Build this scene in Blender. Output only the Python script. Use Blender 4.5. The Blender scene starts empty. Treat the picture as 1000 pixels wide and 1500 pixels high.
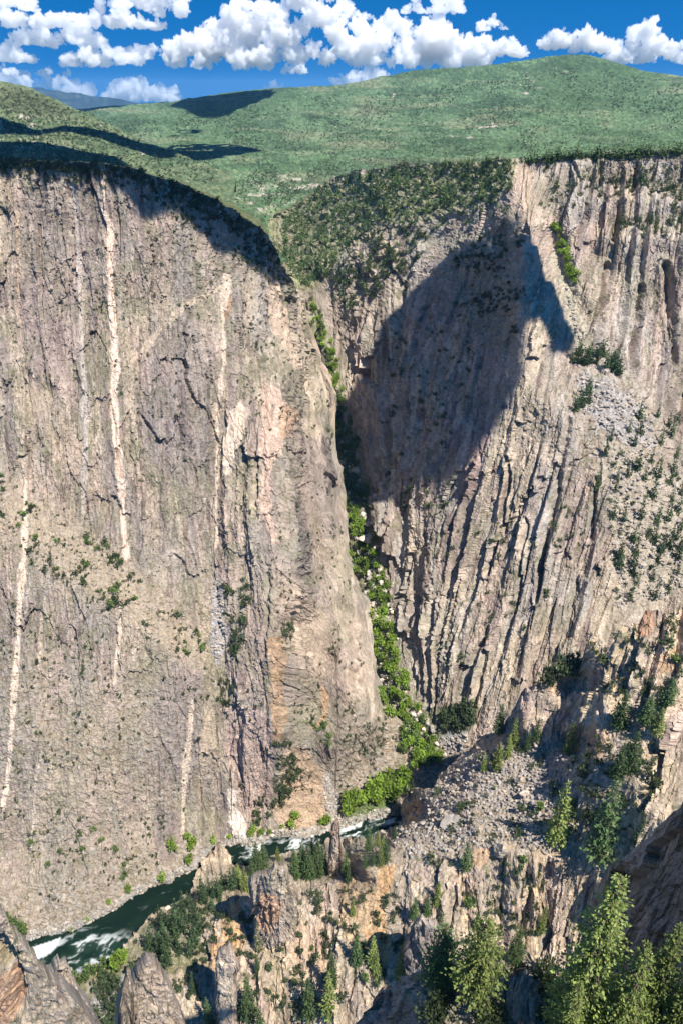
import bpy, math, random
import numpy as np
from mathutils import Vector
from mathutils.geometry import delaunay_2d_cdt

SC = bpy.context.scene
COL = SC.collection
Q = 1.25                      # spacing of terrain vertices, in photo-pixel units at their distance
F, PITCH, CAMZ = 1091.0, math.radians(29.6), 560.0
CP, SP = math.cos(PITCH), math.sin(PITCH)
SUN = np.array([0.35, -0.36, 0.865]); SUN /= np.linalg.norm(SUN)
R = random.Random(7)
NR = np.random.RandomState(11)

# ------------------------------------------------------------------ survey: sight lines -> points on the land
def ray(u, v):
    u = np.asarray(u, float); v = np.asarray(v, float)
    yu = (750 - v) / F
    return (u - 500) / F, CP + SP * yu, -SP + CP * yu
def unproj(u, v, Y):
    x, y, z = ray(u, v); k = Y / y
    return np.stack([x * k, np.asarray(Y, float) + 0 * x, CAMZ + z * k], -1)
def mpp(v, Y):                # metres covered by one pixel of the survey at distance Y
    return Y / (CP + SP * (750 - v) / F) / F
def Z(u, v, z):               # survey point at height z
    x, y, zz = ray(u, v)
    return (u, v, float((z - CAMZ) * y / zz))

# ------------------------------------------------------------------ noise
TAB = np.random.RandomState(5).rand(1 << 20).astype(np.float32)
def h2(ix, iy, seed):
    i = (np.asarray(ix).astype(np.int32) + (seed * 101 + 7)) & 1023; j = (np.asarray(iy).astype(np.int32) + (seed * 367 + 3)) & 1023
    return TAB[(j << 10) | i]
def vn(x, y, seed=0):
    x = np.asarray(x, np.float32); y = np.asarray(y, np.float32)
    x0 = np.floor(x); y0 = np.floor(y); fx = x - x0; fy = y - y0
    fx = fx * fx * (3 - 2 * fx); fy = fy * fy * (3 - 2 * fy)
    a = h2(x0, y0, seed); b = h2(x0 + 1, y0, seed); c = h2(x0, y0 + 1, seed); d = h2(x0 + 1, y0 + 1, seed)
    return (a + (b - a) * fx) * (1 - fy) + (c + (d - c) * fx) * fy
def fbm(x, y, o=4, seed=0):
    s = 0; a = .5; t = 0
    for i in range(o):
        s = s + a * vn(x, y, seed + i * 17); t += a; a *= .5; x = x * 2.03 + 3.1; y = y * 2.03 + 1.7
    return s / t * 2 - 1
def vor(x, y, seed=0, tilt=None):
    """cells: nearest, second nearest, cell value; with tilt, the cell value carries a facet of its own slope"""
    x = np.asarray(x, np.float32); y = np.asarray(y, np.float32); x0 = np.floor(x); y0 = np.floor(y)
    f1 = np.full(x.shape, 9., np.float32); f2 = f1.copy(); cid = np.zeros(x.shape, np.float32); DX = cid.copy(); DY = cid.copy(); CX = cid.copy(); CY = cid.copy()
    for i in (-1, 0, 1):
        for j in (-1, 0, 1):
            cx = x0 + i; cy = y0 + j
            dx = cx + h2(cx, cy, seed) - x; dy = cy + h2(cx, cy, seed + 5) - y
            d = dx * dx + dy * dy
            m = d < f1
            f2 = np.where(m, f1, np.minimum(f2, d)); f1 = np.where(m, d, f1)
            CX = np.where(m, cx, CX); CY = np.where(m, cy, CY)
            if tilt: DX = np.where(m, dx, DX); DY = np.where(m, dy, DY)
    cid = h2(CX, CY, seed + 9)
    if tilt:
        fac = (cid - .5) + tilt * ((h2(CX, CY, seed + 11) - .5) * DX * 2 + (h2(CX, CY, seed + 13) - .5) * DY * 2)
        return np.sqrt(f1), np.sqrt(f2), cid, fac
    return np.sqrt(f1), np.sqrt(f2), cid
def sst(a, b, x):
    t = np.clip((x - a) / (b - a), 0, 1); return t * t * (3 - 2 * t)

# ------------------------------------------------------------------ survey fields on a 2-px lattice
U0, U1, V0, V1, G = -260, 1260, -40, 1660, 2.0
GU = np.arange(U0, U1 + 1, G); GV = np.arange(V0, V1 + 1, G)
def blur(a, n):
    if n < 1: return a
    for ax in (0, 1):
        for _ in range(2):
            pad = [(0, 0), (0, 0)]; pad[ax] = (n, n)
            c = np.cumsum(np.pad(a, pad, mode='edge'), axis=ax)
            z = np.zeros_like(np.take(c, [0], axis=ax)); c = np.concatenate([z, c], axis=ax)
            L = a.shape[ax]; w = 2 * n + 1
            a = ((c[w:w + L] - c[:L]) if ax == 0 else (c[:, w:w + L] - c[:, :L])) / w
    return a
def samp(a, u, v):
    x = np.clip((u - U0) / G, 0, a.shape[1] - 1.001); y = np.clip((v - V0) / G, 0, a.shape[0] - 1.001)
    i = x.astype(int); j = y.astype(int); fx = x - i; fy = y - j
    return (a[j, i] * (1 - fx) + a[j, i + 1] * fx) * (1 - fy) + (a[j + 1, i] * (1 - fx) + a[j + 1, i + 1] * fx) * fy
def tin(lines, soft=4):
    """Faceted survey: polylines of (u, v, distance) joined into planar facets; returns a lattice of 1/distance."""
    pts, idx, edges = [], {}, []
    for ln in lines:
        if isinstance(ln, tuple): ln = [ln]
        prev = None
        for p in ln:
            k = (round(p[0]), round(p[1]))
            if k not in idx: idx[k] = len(pts); pts.append(p)
            if prev is not None and prev != idx[k]: edges.append((prev, idx[k]))
            prev = idx[k]
    base = list(pts)
    ring = [(x, y) for x in range(U0 - 20, U1 + 60, 150) for y in (V0 - 20, V1 + 20)] + [(x, y) for y in range(V0 + 130, V1, 150) for x in (U0 - 20, U1 + 40)]
    for x, y in ring:           # the survey carries on outwards beyond its last points
        pts.append((x, y, min(base, key=lambda p: (p[0] - x) ** 2 + (p[1] - y) ** 2)[2]))
    vs, es, fs, ov, oe, of = delaunay_2d_cdt([Vector((p[0], p[1])) for p in pts], edges, [], 0, 1e-3)
    w = np.zeros(len(vs))
    for i, o in enumerate(ov):
        if o: w[i] = np.mean([1.0 / pts[q][2] for q in o])
        else:
            d = sorted(range(len(pts)), key=lambda q: (pts[q][0] - vs[i][0]) ** 2 + (pts[q][1] - vs[i][1]) ** 2)[:2]
            e = [1 / (1 + math.hypot(pts[q][0] - vs[i][0], pts[q][1] - vs[i][1])) for q in d]
            w[i] = sum(a / pts[q][2] for a, q in zip(e, d)) / sum(e)
    a = np.full((len(GV), len(GU)), np.nan)
    for f in fs:
        for k in range(1, len(f) - 1):
            A, B, C = vs[f[0]], vs[f[k]], vs[f[k + 1]]
            i0 = max(0, int((min(A.x, B.x, C.x) - U0) / G)); i1 = min(len(GU), int((max(A.x, B.x, C.x) - U0) / G) + 2)
            j0 = max(0, int((min(A.y, B.y, C.y) - V0) / G)); j1 = min(len(GV), int((max(A.y, B.y, C.y) - V0) / G) + 2)
            if i1 <= i0 or j1 <= j0: continue
            X, Yg = np.meshgrid(GU[i0:i1], GV[j0:j1])
            den = (B.y - C.y) * (A.x - C.x) + (C.x - B.x) * (A.y - C.y)
            if abs(den) < 1e-9: continue
            l1 = ((B.y - C.y) * (X - C.x) + (C.x - B.x) * (Yg - C.y)) / den
            l2 = ((C.y - A.y) * (X - C.x) + (A.x - C.x) * (Yg - C.y)) / den
            l3 = 1 - l1 - l2
            m = (l1 > -1e-6) & (l2 > -1e-6) & (l3 > -1e-6)
            sub = a[j0:j1, i0:i1]
            sub[m] = (l1 * w[f[0]] + l2 * w[f[k]] + l3 * w[f[k + 1]])[m]
    a[np.isnan(a)] = np.nanmean(a)
    return blur(a, soft)
def polymask(polys, soft=3):
    X, Yg = np.meshgrid(GU, GV); a = np.zeros_like(X)
    for p in polys:
        us = [q[0] for q in p]; vv = [q[1] for q in p]
        i0 = max(0, int((min(us) - U0) / G)); i1 = min(len(GU), int((max(us) - U0) / G) + 2)
        j0 = max(0, int((min(vv) - V0) / G)); j1 = min(len(GV), int((max(vv) - V0) / G) + 2)
        x = X[j0:j1, i0:i1]; y = Yg[j0:j1, i0:i1]; ins = np.zeros(x.shape, bool)
        for k in range(len(p)):
            (x1, y1), (x2, y2) = p[k], p[k - 1]
            if y1 == y2: continue
            ins ^= ((y1 > y) != (y2 > y)) & (x < (x2 - x1) * (y - y1) / (y2 - y1) + x1)
        a[j0:j1, i0:i1] = np.maximum(a[j0:j1, i0:i1], ins)
    return blur(a, soft)
def linedist(U, V, line):
    """distance to a polyline of (u, v, halfwidth), in units of the half width"""
    best = np.full(U.shape, 99.)
    for (a, b, w1), (c, d, w2) in zip(line[:-1], line[1:]):
        m = (U > min(a, c) - 30) & (U < max(a, c) + 30) & (V > min(b, d) - 30) & (V < max(b, d) + 30)
        u = U[m]; v = V[m]
        t = np.clip(((u - a) * (c - a) + (v - b) * (d - b)) / ((c - a) ** 2 + (d - b) ** 2 + 1e-9), 0, 1)
        e = np.hypot(u - a - t * (c - a), v - b - t * (d - b)) / (w1 + (w2 - w1) * t)
        best[m] = np.minimum(best[m], e)
    return best
def curve(pts):
    us = np.array([p[0] for p in pts], float); vs = np.array([p[1] for p in pts], float)
    return lambda u: np.interp(u, us, vs)

# ------------------------------------------------------------------ meshes
def new_mesh(name, co, faces4=None, faces3=None, mats=(), col=None, smooth=False, mi=None):
    me = bpy.data.meshes.new(name)
    me.vertices.add(len(co)); me.vertices.foreach_set('co', np.ascontiguousarray(co, np.float32).ravel())
    loops, start, tot = [], [], []; off = 0
    for f, n in ((faces4, 4), (faces3, 3)):
        if f is not None and len(f):
            f = np.asarray(f, np.int32); loops.append(f.ravel())
            start.append(off + np.arange(len(f)) * n); tot.append(np.full(len(f), n)); off += len(f) * n
    loops = np.concatenate(loops).astype(np.int32)
    me.loops.add(len(loops)); me.loops.foreach_set('vertex_index', loops)
    st = np.concatenate(start).astype(np.int32)
    me.polygons.add(len(st)); me.polygons.foreach_set('loop_start', st)
    me.polygons.foreach_set('loop_total', np.concatenate(tot).astype(np.int32))
    if mi is not None: me.polygons.foreach_set('material_index', np.asarray(mi, np.int32))
    me.polygons.foreach_set('use_smooth', np.full(len(st), smooth))
    me.update(calc_edges=True)
    if col is not None:
        at = me.color_attributes.new('tint', 'FLOAT_COLOR', 'POINT')
        c = np.ones((len(co), 4), np.float32); c[:, :3] = col
        at.data.foreach_set('color', c.ravel())
    for m in mats: me.materials.append(m)
    return me
def link(name, me, parent=None, **props):
    o = bpy.data.objects.new(name, me); COL.objects.link(o)
    if parent is not None: o.parent = parent
    for k, val in props.items(): o[k] = val
    return o

SHEETS = {}
def sheet(key, name, u0, u1, vtop, vbot, inv, dispf, colf, mat, fold, foldk=None, foldcol=None, q=None, seed=0, edge=3.0, rows=None, **props):
    """A face of the land. inv: lattice of 1/distance (or a function), dispf: relief in pixel units, fold: what lies over the crest."""
    q = q or Q
    us = np.arange(u0, u1 + q, q); N = len(us)
    vt = vtop(us) + edge * fbm(us / 17., us * 0 + seed, 4, seed + 3); vb = vbot(us)
    M = rows or int(np.max(vb - vt) / q) + 1
    t = np.linspace(0, 1, M)[:, None]
    U = np.repeat(us[None], M, 0); V = vt[None] * (1 - t) + vb[None] * t
    Y = 1.0 / samp(inv, U, V) if not callable(inv) else inv(U, V)
    P = unproj(U, V, Y)
    # broad normals
    def smooth(a):
        k = max(2, int(9 / q))
        return np.stack([blur(a[..., i], k) for i in range(3)], -1)
    S = smooth(P)
    n = np.cross(np.gradient(S, axis=0), np.gradient(S, axis=1))
    n /= np.linalg.norm(n, axis=-1, keepdims=True) + 1e-9
    eye = np.array([0, 0, CAMZ]) - P
    n *= np.sign((n * eye).sum(-1, keepdims=True))
    mp = mpp(V, Y)
    d, info = dispf(U, V)
    c = info['cliff'][..., None]
    flat = n.copy(); flat[..., 2] *= (1 - .7 * info['cliff']); flat /= np.linalg.norm(flat, axis=-1, keepdims=True) + 1e-9
    P = P + flat * (d * mp)[..., None]
    col = colf(U, V, info)
    rowsP, rowsC = [], []
    bd = P[0].copy(); bd[:, 2] = 0; bd /= np.linalg.norm(bd, axis=1, keepdims=True)
    for dist, drop in fold:
        fk = foldk(us) if foldk else 1 + 0 * us; p = P[0] + bd * (dist * fk)[:, None]; p[:, 2] -= drop * (1 + 3 * (1 - fk))
        p[:, 2] += .06 * dist ** .5 * fbm(us / 9., us * 0 + dist, 3, seed + 31)
        rowsP.append(p); rowsC.append(col[0] if foldcol is None else np.array(foldcol) * (.7 + .6 * vn(us / 4., us * 0 + dist, 9))[:, None])
    K = len(fold)
    AP = np.concatenate([np.stack(rowsP[::-1]), P], 0) if K else P
    AC = np.concatenate([np.stack(rowsC[::-1]), col], 0) if K else col
    H = AP.shape[0]
    ii = np.arange(H * N).reshape(H, N)
    f = np.stack([ii[:-1, :-1], ii[1:, :-1], ii[1:, 1:], ii[:-1, 1:]], -1).reshape(-1, 4)
    me = new_mesh(name, AP.reshape(-1, 3), f, mats=[mat], col=AC.reshape(-1, 3))
    o = link(name, me, **props)
    SHEETS[key] = dict(us=us, vt=vt, vb=vb, M=M, P=P, n=n, mp=mp)
    return o
def at(sh, u, v):
    """point on a face of the land, with metres per pixel there"""
    s = SHEETS[sh]; i = int(np.clip(round((u - s['us'][0]) / (s['us'][1] - s['us'][0])), 0, len(s['us']) - 1))
    j = (v - s['vt'][i]) / (s['vb'][i] - s['vt'][i]) * (s['M'] - 1)
    j = int(np.clip(round(j), 0, s['M'] - 1))
    return s['P'][j, i], s['mp'][j, i]
# ------------------------------------------------------------------ materials
def nodes(name):
    m = bpy.data.materials.new(name); m.use_nodes = True
    nt = m.node_tree; b = nt.nodes['Principled BSDF']
    b.inputs['Specular IOR Level'].default_value = .15
    return m, nt, b
def rock_material(name, scale, bump, contrast=.35):
    """tint carries the stone's own colour; finer grain, mottling and bump are solid noise"""
    m, nt, b = nodes(name); N = nt.nodes; L = nt.links
    at_ = N.new('ShaderNodeAttribute'); at_.attribute_name = 'tint'
    tc = N.new('ShaderNodeTexCoord')
    mp_ = N.new('ShaderNodeMapping'); mp_.inputs['Scale'].default_value = (1, 1, .45); L.new(tc.outputs['Object'], mp_.inputs['Vector'])
    n1 = N.new('ShaderNodeTexNoise'); n1.inputs['Scale'].default_value = scale; n1.inputs['Detail'].default_value = 6; n1.inputs['Roughness'].default_value = .7
    L.new(mp_.outputs[0], n1.inputs['Vector'])
    r = N.new('ShaderNodeMapRange'); r.inputs['From Min'].default_value = .3; r.inputs['From Max'].default_value = .7
    r.inputs['To Min'].default_value = 1 - contrast; r.inputs['To Max'].default_value = 1 + contrast; L.new(n1.outputs['Fac'], r.inputs['Value'])
    mx = N.new('ShaderNodeMix'); mx.data_type = 'RGBA'; mx.blend_type = 'MULTIPLY'; mx.inputs['Factor'].default_value = 1
    L.new(at_.outputs['Color'], mx.inputs['A'])
    cb = N.new('ShaderNodeCombineColor')
    for k in range(3): L.new(r.outputs[0], cb.inputs[k])
    L.new(cb.outputs[0], mx.inputs['B'])
    L.new(mx.outputs['Result'], b.inputs['Base Color'])
    bm = N.new('ShaderNodeBump'); bm.inputs['Strength'].default_value = bump; bm.inputs['Distance'].default_value = 1.5 / scale
    L.new(n1.outputs['Fac'], bm.inputs['Height']); L.new(bm.outputs[0], b.inputs['Normal'])
    b.inputs['Roughness'].default_value = .95
    return m
ROCK = rock_material('canyon_rock', .5, .6)
NEAR = rock_material('near_rock', 2.2, .7, .4)
HILL = rock_material('scrub_hill', .06, .3, .35)

def mix(a, b, t):
    t = np.asarray(t)[..., None] if np.ndim(t) else t
    return a * (1 - t) + np.asarray(b) * t

# ------------------------------------------------------------------ relief of the rock
def rock_relief(cliff, lean, seed, saw=None, amp=1.0, rough=1.0, px=1.0, swell=7.0, asp=1.0, facet=8.0, clefts=()):
    """columns and slabs stretched down the face, broken by cross joints; loose slopes get rubble instead"""
    def f(U, V):
        C = samp(cliff, U, V) if not np.isscalar(cliff) else np.full(U.shape, float(cliff))
        s = U + lean(U, V)
        s = s + 2.2 * px * fbm(U / (60 * px), V / (120 * px), 3, seed)
        wob = fbm(U / (9 * px), V / (13 * px), 3, seed + 2)
        s2 = s + .8 * px * wob
        t = V + 14 * px * fbm(s / (16 * px), V / (160 * px), 2, seed + 4) + 3 * px * wob
        d = swell * px * fbm(s / (70 * px), t / (150 * px), 3, seed + 6)
        d = d + .5 * swell * px * fbm(U / (34 * px), V / (52 * px * asp), 4, seed + 8)
        _, _, c0, k0 = vor((s + 6 * px * wob) / (40 * px), (t + 12 * px * wob) / (88 * px * asp), seed + 9, 1.3)
        d = d + facet * px * k0 * (.3 + .7 * C)
        _, _, c1, k1 = vor(s2 / (15 * px), t / (120 * px * asp), seed + 10, .6)
        _, _, c2, k2 = vor(s2 / (6.0 * px), t / (36 * px * asp), seed + 20, .9)
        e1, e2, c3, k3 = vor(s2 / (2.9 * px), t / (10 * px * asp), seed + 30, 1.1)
        _, _, c4, k4 = vor(s2 / (1.9 * px), t / (3.4 * px), seed + 35, 1.2)
        rib = 1 - 2 * np.abs(fbm(s2 / (26 * px), t / (300 * px), 3, seed + 40))
        lp = t / (64 * px * asp) + 3 * c1 + .6 * fbm(s / (20 * px), t / (90 * px), 2, seed + 44); lp = lp - np.floor(lp)
        ledge = np.where(lp < .9, 1 - lp / .9, (lp - .9) / .1) - .5
        cl = amp * px * (k1 * 6.5 + k2 * 3.2 + k3 * 1.25 + k4 * .5 + 3.2 * (rib - .5) + 1.7 * ledge)
        if saw is not None:
            for sm, per, a, sl in saw:
                w = samp(sm, U, V)
                ph = s / per + .9 * fbm(s / (per * 2.2), t / 400., 2, seed + 50) + .10 * fbm(s / 30., t / 70., 2, seed + 52)
                fr = ph - np.floor(ph); k = np.floor(ph)
                aa = a * (.35 + 1.0 * h2(k, np.floor(t / 80. + h2(k, k, 3)), seed + 7))
                cl = cl + w * aa * (np.where(fr < sl, fr / sl, 1 - (fr - sl) / (1 - sl)) - .5)
        f1, _, cr, kr = vor(U / (4.2 * px), V / (3.2 * px), seed + 60, 1.2)
        g1, _, cg, kg = vor(U / (9. * px), V / (6.5 * px), seed + 64, 1.2)
        loose = rough * px * (1.25 * kr + 2.2 * (kg + .5) * (cg > .72) * sst(.62, .5, g1) + 2.6 * fbm(U / (18 * px), V / (16 * px), 4, seed + 62))
        for ln, deep in clefts:
            dd = linedist(U + 1.5 * fbm(U / 6, V / 9, 3, seed + 70) + 2.5 * fbm(V / 26, V * 0 + ln[0][0], 3, seed + 71), V, ln)
            cl = cl - deep * np.exp(-dd ** 2) * (1 - .3 * c2) + .35 * deep * np.exp(-(dd - 1.7) ** 2 * 1.5)
        d = d * (.35 + .65 * C) + cl * C + loose * (1 - .7 * C)
        return d, dict(cliff=C, s=s2, t=t, c0=c0, c1=c1, c2=c2, c3=c3, c4=c4, cr=cr, cg=cg, wob=wob, crack_shade=sst(.0, .12, e2 - e1))
    return f

TAN = np.array([.50, .405, .30]); GREY = np.array([.43, .375, .315]); PINK = np.array([.49, .37, .30]); BROWN = np.array([.225, .165, .14])
OLIVE = np.array([.255, .235, .15]); PALE = np.array([.66, .53, .41]); ORANGE = np.array([.56, .33, .17]); SCREE = np.array([.36, .33, .30])
SOIL = np.array([.47, .345, .22]); GRASS = np.array([.09, .13, .045]); WHITE = np.array([.72, .64, .56]); PURPLE = np.array([.27, .215, .20])
def rock_colour(seed, paints=(), lines=(), lichen=.4, base=GREY, streak=.5, dim=1.):
    def f(U, V, I):
        s, t, C = I['s'], I['t'], I['cliff']
        n1 = fbm(s / 40, t / 140, 3, seed); n2 = fbm(s / 9, t / 60, 3, seed + 3); n3 = fbm(U / 5, V / 6, 3, seed + 5)
        c = mix(np.broadcast_to(base, U.shape + (3,)), TAN, sst(-.3, .35, n1 + .3 * n2))
        c = mix(c, PINK, .75 * sst(.0, .5, fbm(s / 26, t / 90, 3, seed + 8)))
        c = mix(c, PURPLE, streak * C * sst(.05, .45, fbm(s / 12, t / 150, 4, seed + 11)))
        c = mix(c, BROWN, .85 * C * sst(.22, .5, fbm(s / 5, t / 55, 3, seed + 13)))
        c = mix(c, OLIVE, lichen * sst(-.05, .45, fbm(U / 22, V / 30, 4, seed + 15) + .35 * n3))
        c = c * (.82 + .2 * I['c0'] + .30 * I['c2'] * C + .22 * (1 - C))[..., None] * (.80 + .34 * I['c3'])[..., None] * (.86 + .28 * I['c4'])[..., None]
        lo = mix(mix(np.broadcast_to(SOIL * .8, U.shape + (3,)), SCREE, I['cr']), TAN, I['cg'] * .5)
        lo = mix(lo, OLIVE * .8, .55 * lichen * sst(.0, .5, fbm(U / 9, V / 7, 4, seed + 17)))
        lo = lo * (.72 + .5 * I['cr'])[..., None]
        c = mix(c, lo, (1 - C) * .85)
        c = c * dim
        tuft = (I['c4'] > .84) * sst(-.15, .25, fbm(U / 18, V / 22, 3, seed + 19))
        c = mix(c, np.array((.15,.15,.075)), .75 * tuft)
        wu = U + 5 * fbm(U / 11, V / 13, 3, seed + 21); wv = V + 5 * fbm(U / 12, V / 11, 3, seed + 23)
        for m, colr, k in paints:
            w = samp(m, wu, wv); w = sst(.3, .7, w) if k > 0 else w
            tex = (.8 + .4 * I['c3'])[..., None]
            c = mix(c, np.asarray(colr) * tex, np.abs(k) * w * (.72 + .28 * sst(-.4, .2, n3)))
        lu = U + 1.2 * fbm(U / 8, V / 9, 3, seed + 25)
        for ln, colr, k in lines:
            dd = linedist(lu, V, ln); w = 1 - sst(.7, 1.25, dd + .35 * n2 + .7 * fbm(V / 30, U / 30, 3, seed + 29))
            c = mix(c, np.asarray(colr) * (.85 + .3 * I['c3'])[..., None], k * w)
        c = c * (.7 + .3 * np.where(C > .5, I['crack_shade'], 1))[..., None]  # cavity shade painted into the stone colour along the cell cracks
        return np.clip(c, .01, .85)
    return f

# ------------------------------------------------------------------ west wall of the gorge
L_top = curve([(-150,226),(0,232),(60,235),(100,237),(190,245),(250,265),(310,292),(350,318),(385,345),(410,385),(430,420),(455,445),(462,470),
               (470,520),(485,565),(490,600),(492,650),(500,700),(512,770),(525,830),(540,900),(548,960),(560,1020),(590,1070),(620,1100),(645,1125),(700,1150)])
L_bot = curve([(-150,1540),(0,1500),(60,1465),(100,1440),(160,1425),(230,1395),(290,1345),(330,1310),(400,1300),(500,1285),(600,1250),(700,1220)])
bank = [(-150,1440),(0,1395),(54,1374),(89,1366),(122,1357),(172,1330),(198,1313),(231,1293),(264,1284),(290,1270),(322,1239),(365,1233),(404,1230),(437,1226),(469,1222),(501,1212),(530,1204),(560,1196),(581,1190),(620,1172),(700,1150)]
gulch = [(455,445,1140),(470,520,1080),(490,600,1000),(500,700,880),(525,830,740),(548,960,610),(590,1070,520),Z(645,1125,6)]
rimL = [(-150,226,770),(0,232,760),(100,237,750),(190,245,760),(250,265,780),(310,292,810),(350,318,850),(385,345,900),(410,385,980),(430,420,1070),(455,445,1140)]
L_inv = tin([rimL, gulch,
    [Z(u, v, 2) for u, v in bank], [Z(u, v + 26, -28) for u, v in bank], [Z(u, v + 110, -120) for u, v in bank],
    [(-150,450,695),(0,450,690),(100,455,690),(180,450,700),(250,440,720),(320,420,770)],
    [(-150,640,600),(0,680,575),(100,755,545),(200,835,520),(300,950,492)],
    [(-150,720,550),(0,770,520),(100,840,500),(200,915,480),(290,990,468)],
    [(-150,1000,440),(0,1060,425),(100,1100,415),(200,1100,428),(290,1110,438)],
    [(-150,1290,385),(0,1250,385),(100,1240,384),(200,1210,403),(290,1190,424)],
    [(310,292,810),(320,420,770),(318,560,680),(320,700,622),(320,850,545),(322,960,490),(330,1080,452),(335,1190,432)],
    [(385,345,900),(383,420,840),(385,500,760),(410,560,712),(400,680,610),(405,800,540),(400,930,475),(398,1050,440),Z(396,1180,20)],
    [(430,420,1070),(435,520,900),(445,600,800),(460,700,705),(480,800,625),(490,900,560),(500,1000,500),(505,1080,470),Z(500,1150,22)],
    [(485,700,800),(505,800,700),(525,900,620),(530,980,550),(560,1060,505)], [(430,600,765),(440,700,702),(452,800,618),(462,900,552),(470,1000,500)], [(418,640,650),(428,740,590),(440,860,528)], [(465,640,752),(482,760,668),(492,860,585)], (350,640,640), (355,800,545), (360,980,470),
    [(420,1090,442),Z(470,1140,30),Z(480,1200,6)], (180,330,735), (60,330,735), (280,340,765)], 3)
cliffL = 1 - .8 * polymask([[(0,690),(100,755),(200,835),(310,950),(300,990),(200,925),(100,850),(0,790),(-200,700),(-200,600)]], 8)
cliffL = np.minimum(cliffL, 1 - .9 * polymask([[(312,850),(330,850),(336,930),(325,990),(308,950)], [(415,1090),(440,1085),(475,1130),(505,1190),(500,1225),(430,1225),(395,1215)],
    [(-200,1290),(100,1290),(200,1240),(300,1215),(300,1260),(100,1400),(-200,1460)], [(500,1050),(560,1030),(660,1120),(600,1200),(480,1225)]], 6))
cliffL = np.minimum(cliffL, 1 - .55 * polymask([[(-200,900),(300,1000),(300,1200),(100,1290),(-200,1290)], [(250,260),(390,340),(430,420),(330,400),(240,330)]], 12))
cliffL = np.minimum(cliffL, 1 - .2 * polymask([[(330,640),(400,560),(470,640),(540,900),(560,1060),(430,1080),(330,900)]], 12))
L_cleft = [([(170,660,3),(177,700,3)], 8), ([(113,545,3),(110,590,4)], 8), ([(275,585,2),(279,705,2)], 5), ([(262,560,2),(265,645,2)], 5), ([(205,600,2),(209,700,2)], 5), ([(58,330,2),(64,470,2)], 5), ([(90,300,2),(100,430,2)], 5), ([(225,360,2),(222,440,2)], 5), ([(330,590,3),(322,700,3)], 7), ([(318,860,4),(330,960,4)], 7),
    ([(408,600,3),(420,760,3),(432,880,3)], 9), ([(445,560,3),(462,700,4),(478,820,3)], 10), ([(430,900,3),(440,1000,3)], 8), ([(486,760,3),(505,900,3)], 9), ([(372,620,3),(378,760,3)], 7), ([(395,830,3),(388,960,3)], 7), ([(530,1060,2),(535,1130,2)], 8), ([(552,1070,2),(556,1120,2)], 8), ([(240,1090,2),(238,1180,2)], 6), ([(216,1100,2),(218,1170,2)], 5), ([(255,1120,2),(252,1200,2)], 5)]
sawF = polymask([[(395,380),(440,440),(475,560),(495,700),(520,850),(548,1000),(580,1070),(560,1110),(500,1100),(440,1080),(400,900),(380,600)]], 6)
sawL = polymask([[(330,620),(385,540),(420,540),(480,640),(520,860),(550,1040),(430,1080),(330,930)], [(330,1000),(410,1000),(400,1200),(330,1200)], [(-100,240),(200,255),(330,420),(320,840),(200,800),(-100,600)]], 8)
L_paint = [
    (polymask([[(335,610),(355,583),(364,600),(352,640),(336,697),(327,690),(325,650)]], 1), PALE, .95),
    (polymask([[(385,560),(408,572),(420,600),(430,625),(410,650),(398,690),(397,750),(409,795),(396,797),(386,740),(383,650)]], 1), (.60,.43,.33), .9),
    (polymask([[(392,395),(408,420),(428,470),(438,540),(425,545),(405,500),(388,440)]], 2), (.60,.45,.33), .85),
    (polymask([[(405,590),(430,605),(428,640),(412,648)], [(393,930),(420,935),(413,1000),(422,1060),(402,1095),(396,1010)], [(470,1005),(482,1010),(480,1050),(445,1080),(468,1050)], [(325,435),(335,440),(330,470),(323,468)]], 1), ORANGE * .95, .5),
    (polymask([[(430,640),(470,640),(492,700),(505,790),(470,790),(440,700)]], 3), PURPLE * .9, .6),
    (polymask([[(332,1030),(372,1035),(398,1060),(402,1120),(396,1180),(380,1200),(350,1198),(343,1150),(330,1100)]], 2), (.50,.37,.31), .8),
    (polymask([[(333,1152),(347,1150),(346,1183),(358,1200),(361,1228),(350,1236),(332,1205)]], 1), WHITE, .95),
    (polymask([[(416,1095),(440,1088),(472,1130),(488,1180),(485,1213),(420,1215),(402,1200),(412,1150)]], 3), (.50,.35,.235), .7),
    (polymask([[(470,1120),(500,1170),(498,1210),(480,1210)]], 2), SCREE, .7),
    (polymask([[(313,850),(330,850),(336,930),(322,985),(309,945)]], 2), (.37,.36,.37), .9),
    (polymask([[(0,690),(100,755),(200,835),(310,950),(290,980),(200,920),(100,840),(0,770)]], 9), (.44,.345,.24), -.55),
    (polymask([[(225,1180),(262,1180),(262,1250),(240,1265),(222,1230)]], 4), PURPLE * .8, .6),
    (polymask([[(505,1185),(540,1170),(585,1165),(600,1175),(575,1190),(530,1203),(500,1212)]], 1), (.11,.17,.045), .9),
    (polymask([[(15,290),(110,285),(122,470),(95,560),(40,540),(5,450)], [(212,500),(300,455),(322,560),(303,680),(272,725),(228,650)], [(212,345),(246,350),(240,450),(214,440)], [(250,960),(300,1000),(290,1160),(225,1150),(230,1000)]], 7), PURPLE * .92, -.5),
    (polymask([[(425,560),(450,640),(455,740),(480,820),(470,860),(440,760),(425,660)], [(350,880),(392,900),(392,1000),(360,960)]], 5), BROWN * 1.25, -.5),
    (polymask([[(398,800),(425,840),(470,900),(480,990),(450,1000),(410,900)], [(500,900),(525,900),(540,1010),(520,1040)]], 5), (.56,.42,.31), -.6),
    (polymask([[(0,560),(110,700),(200,830),(160,700),(60,560)]], 10), (.45,.35,.255), .5),
]
bankrock = [(a, b - 5, 7) for a, b in bank]
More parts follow.
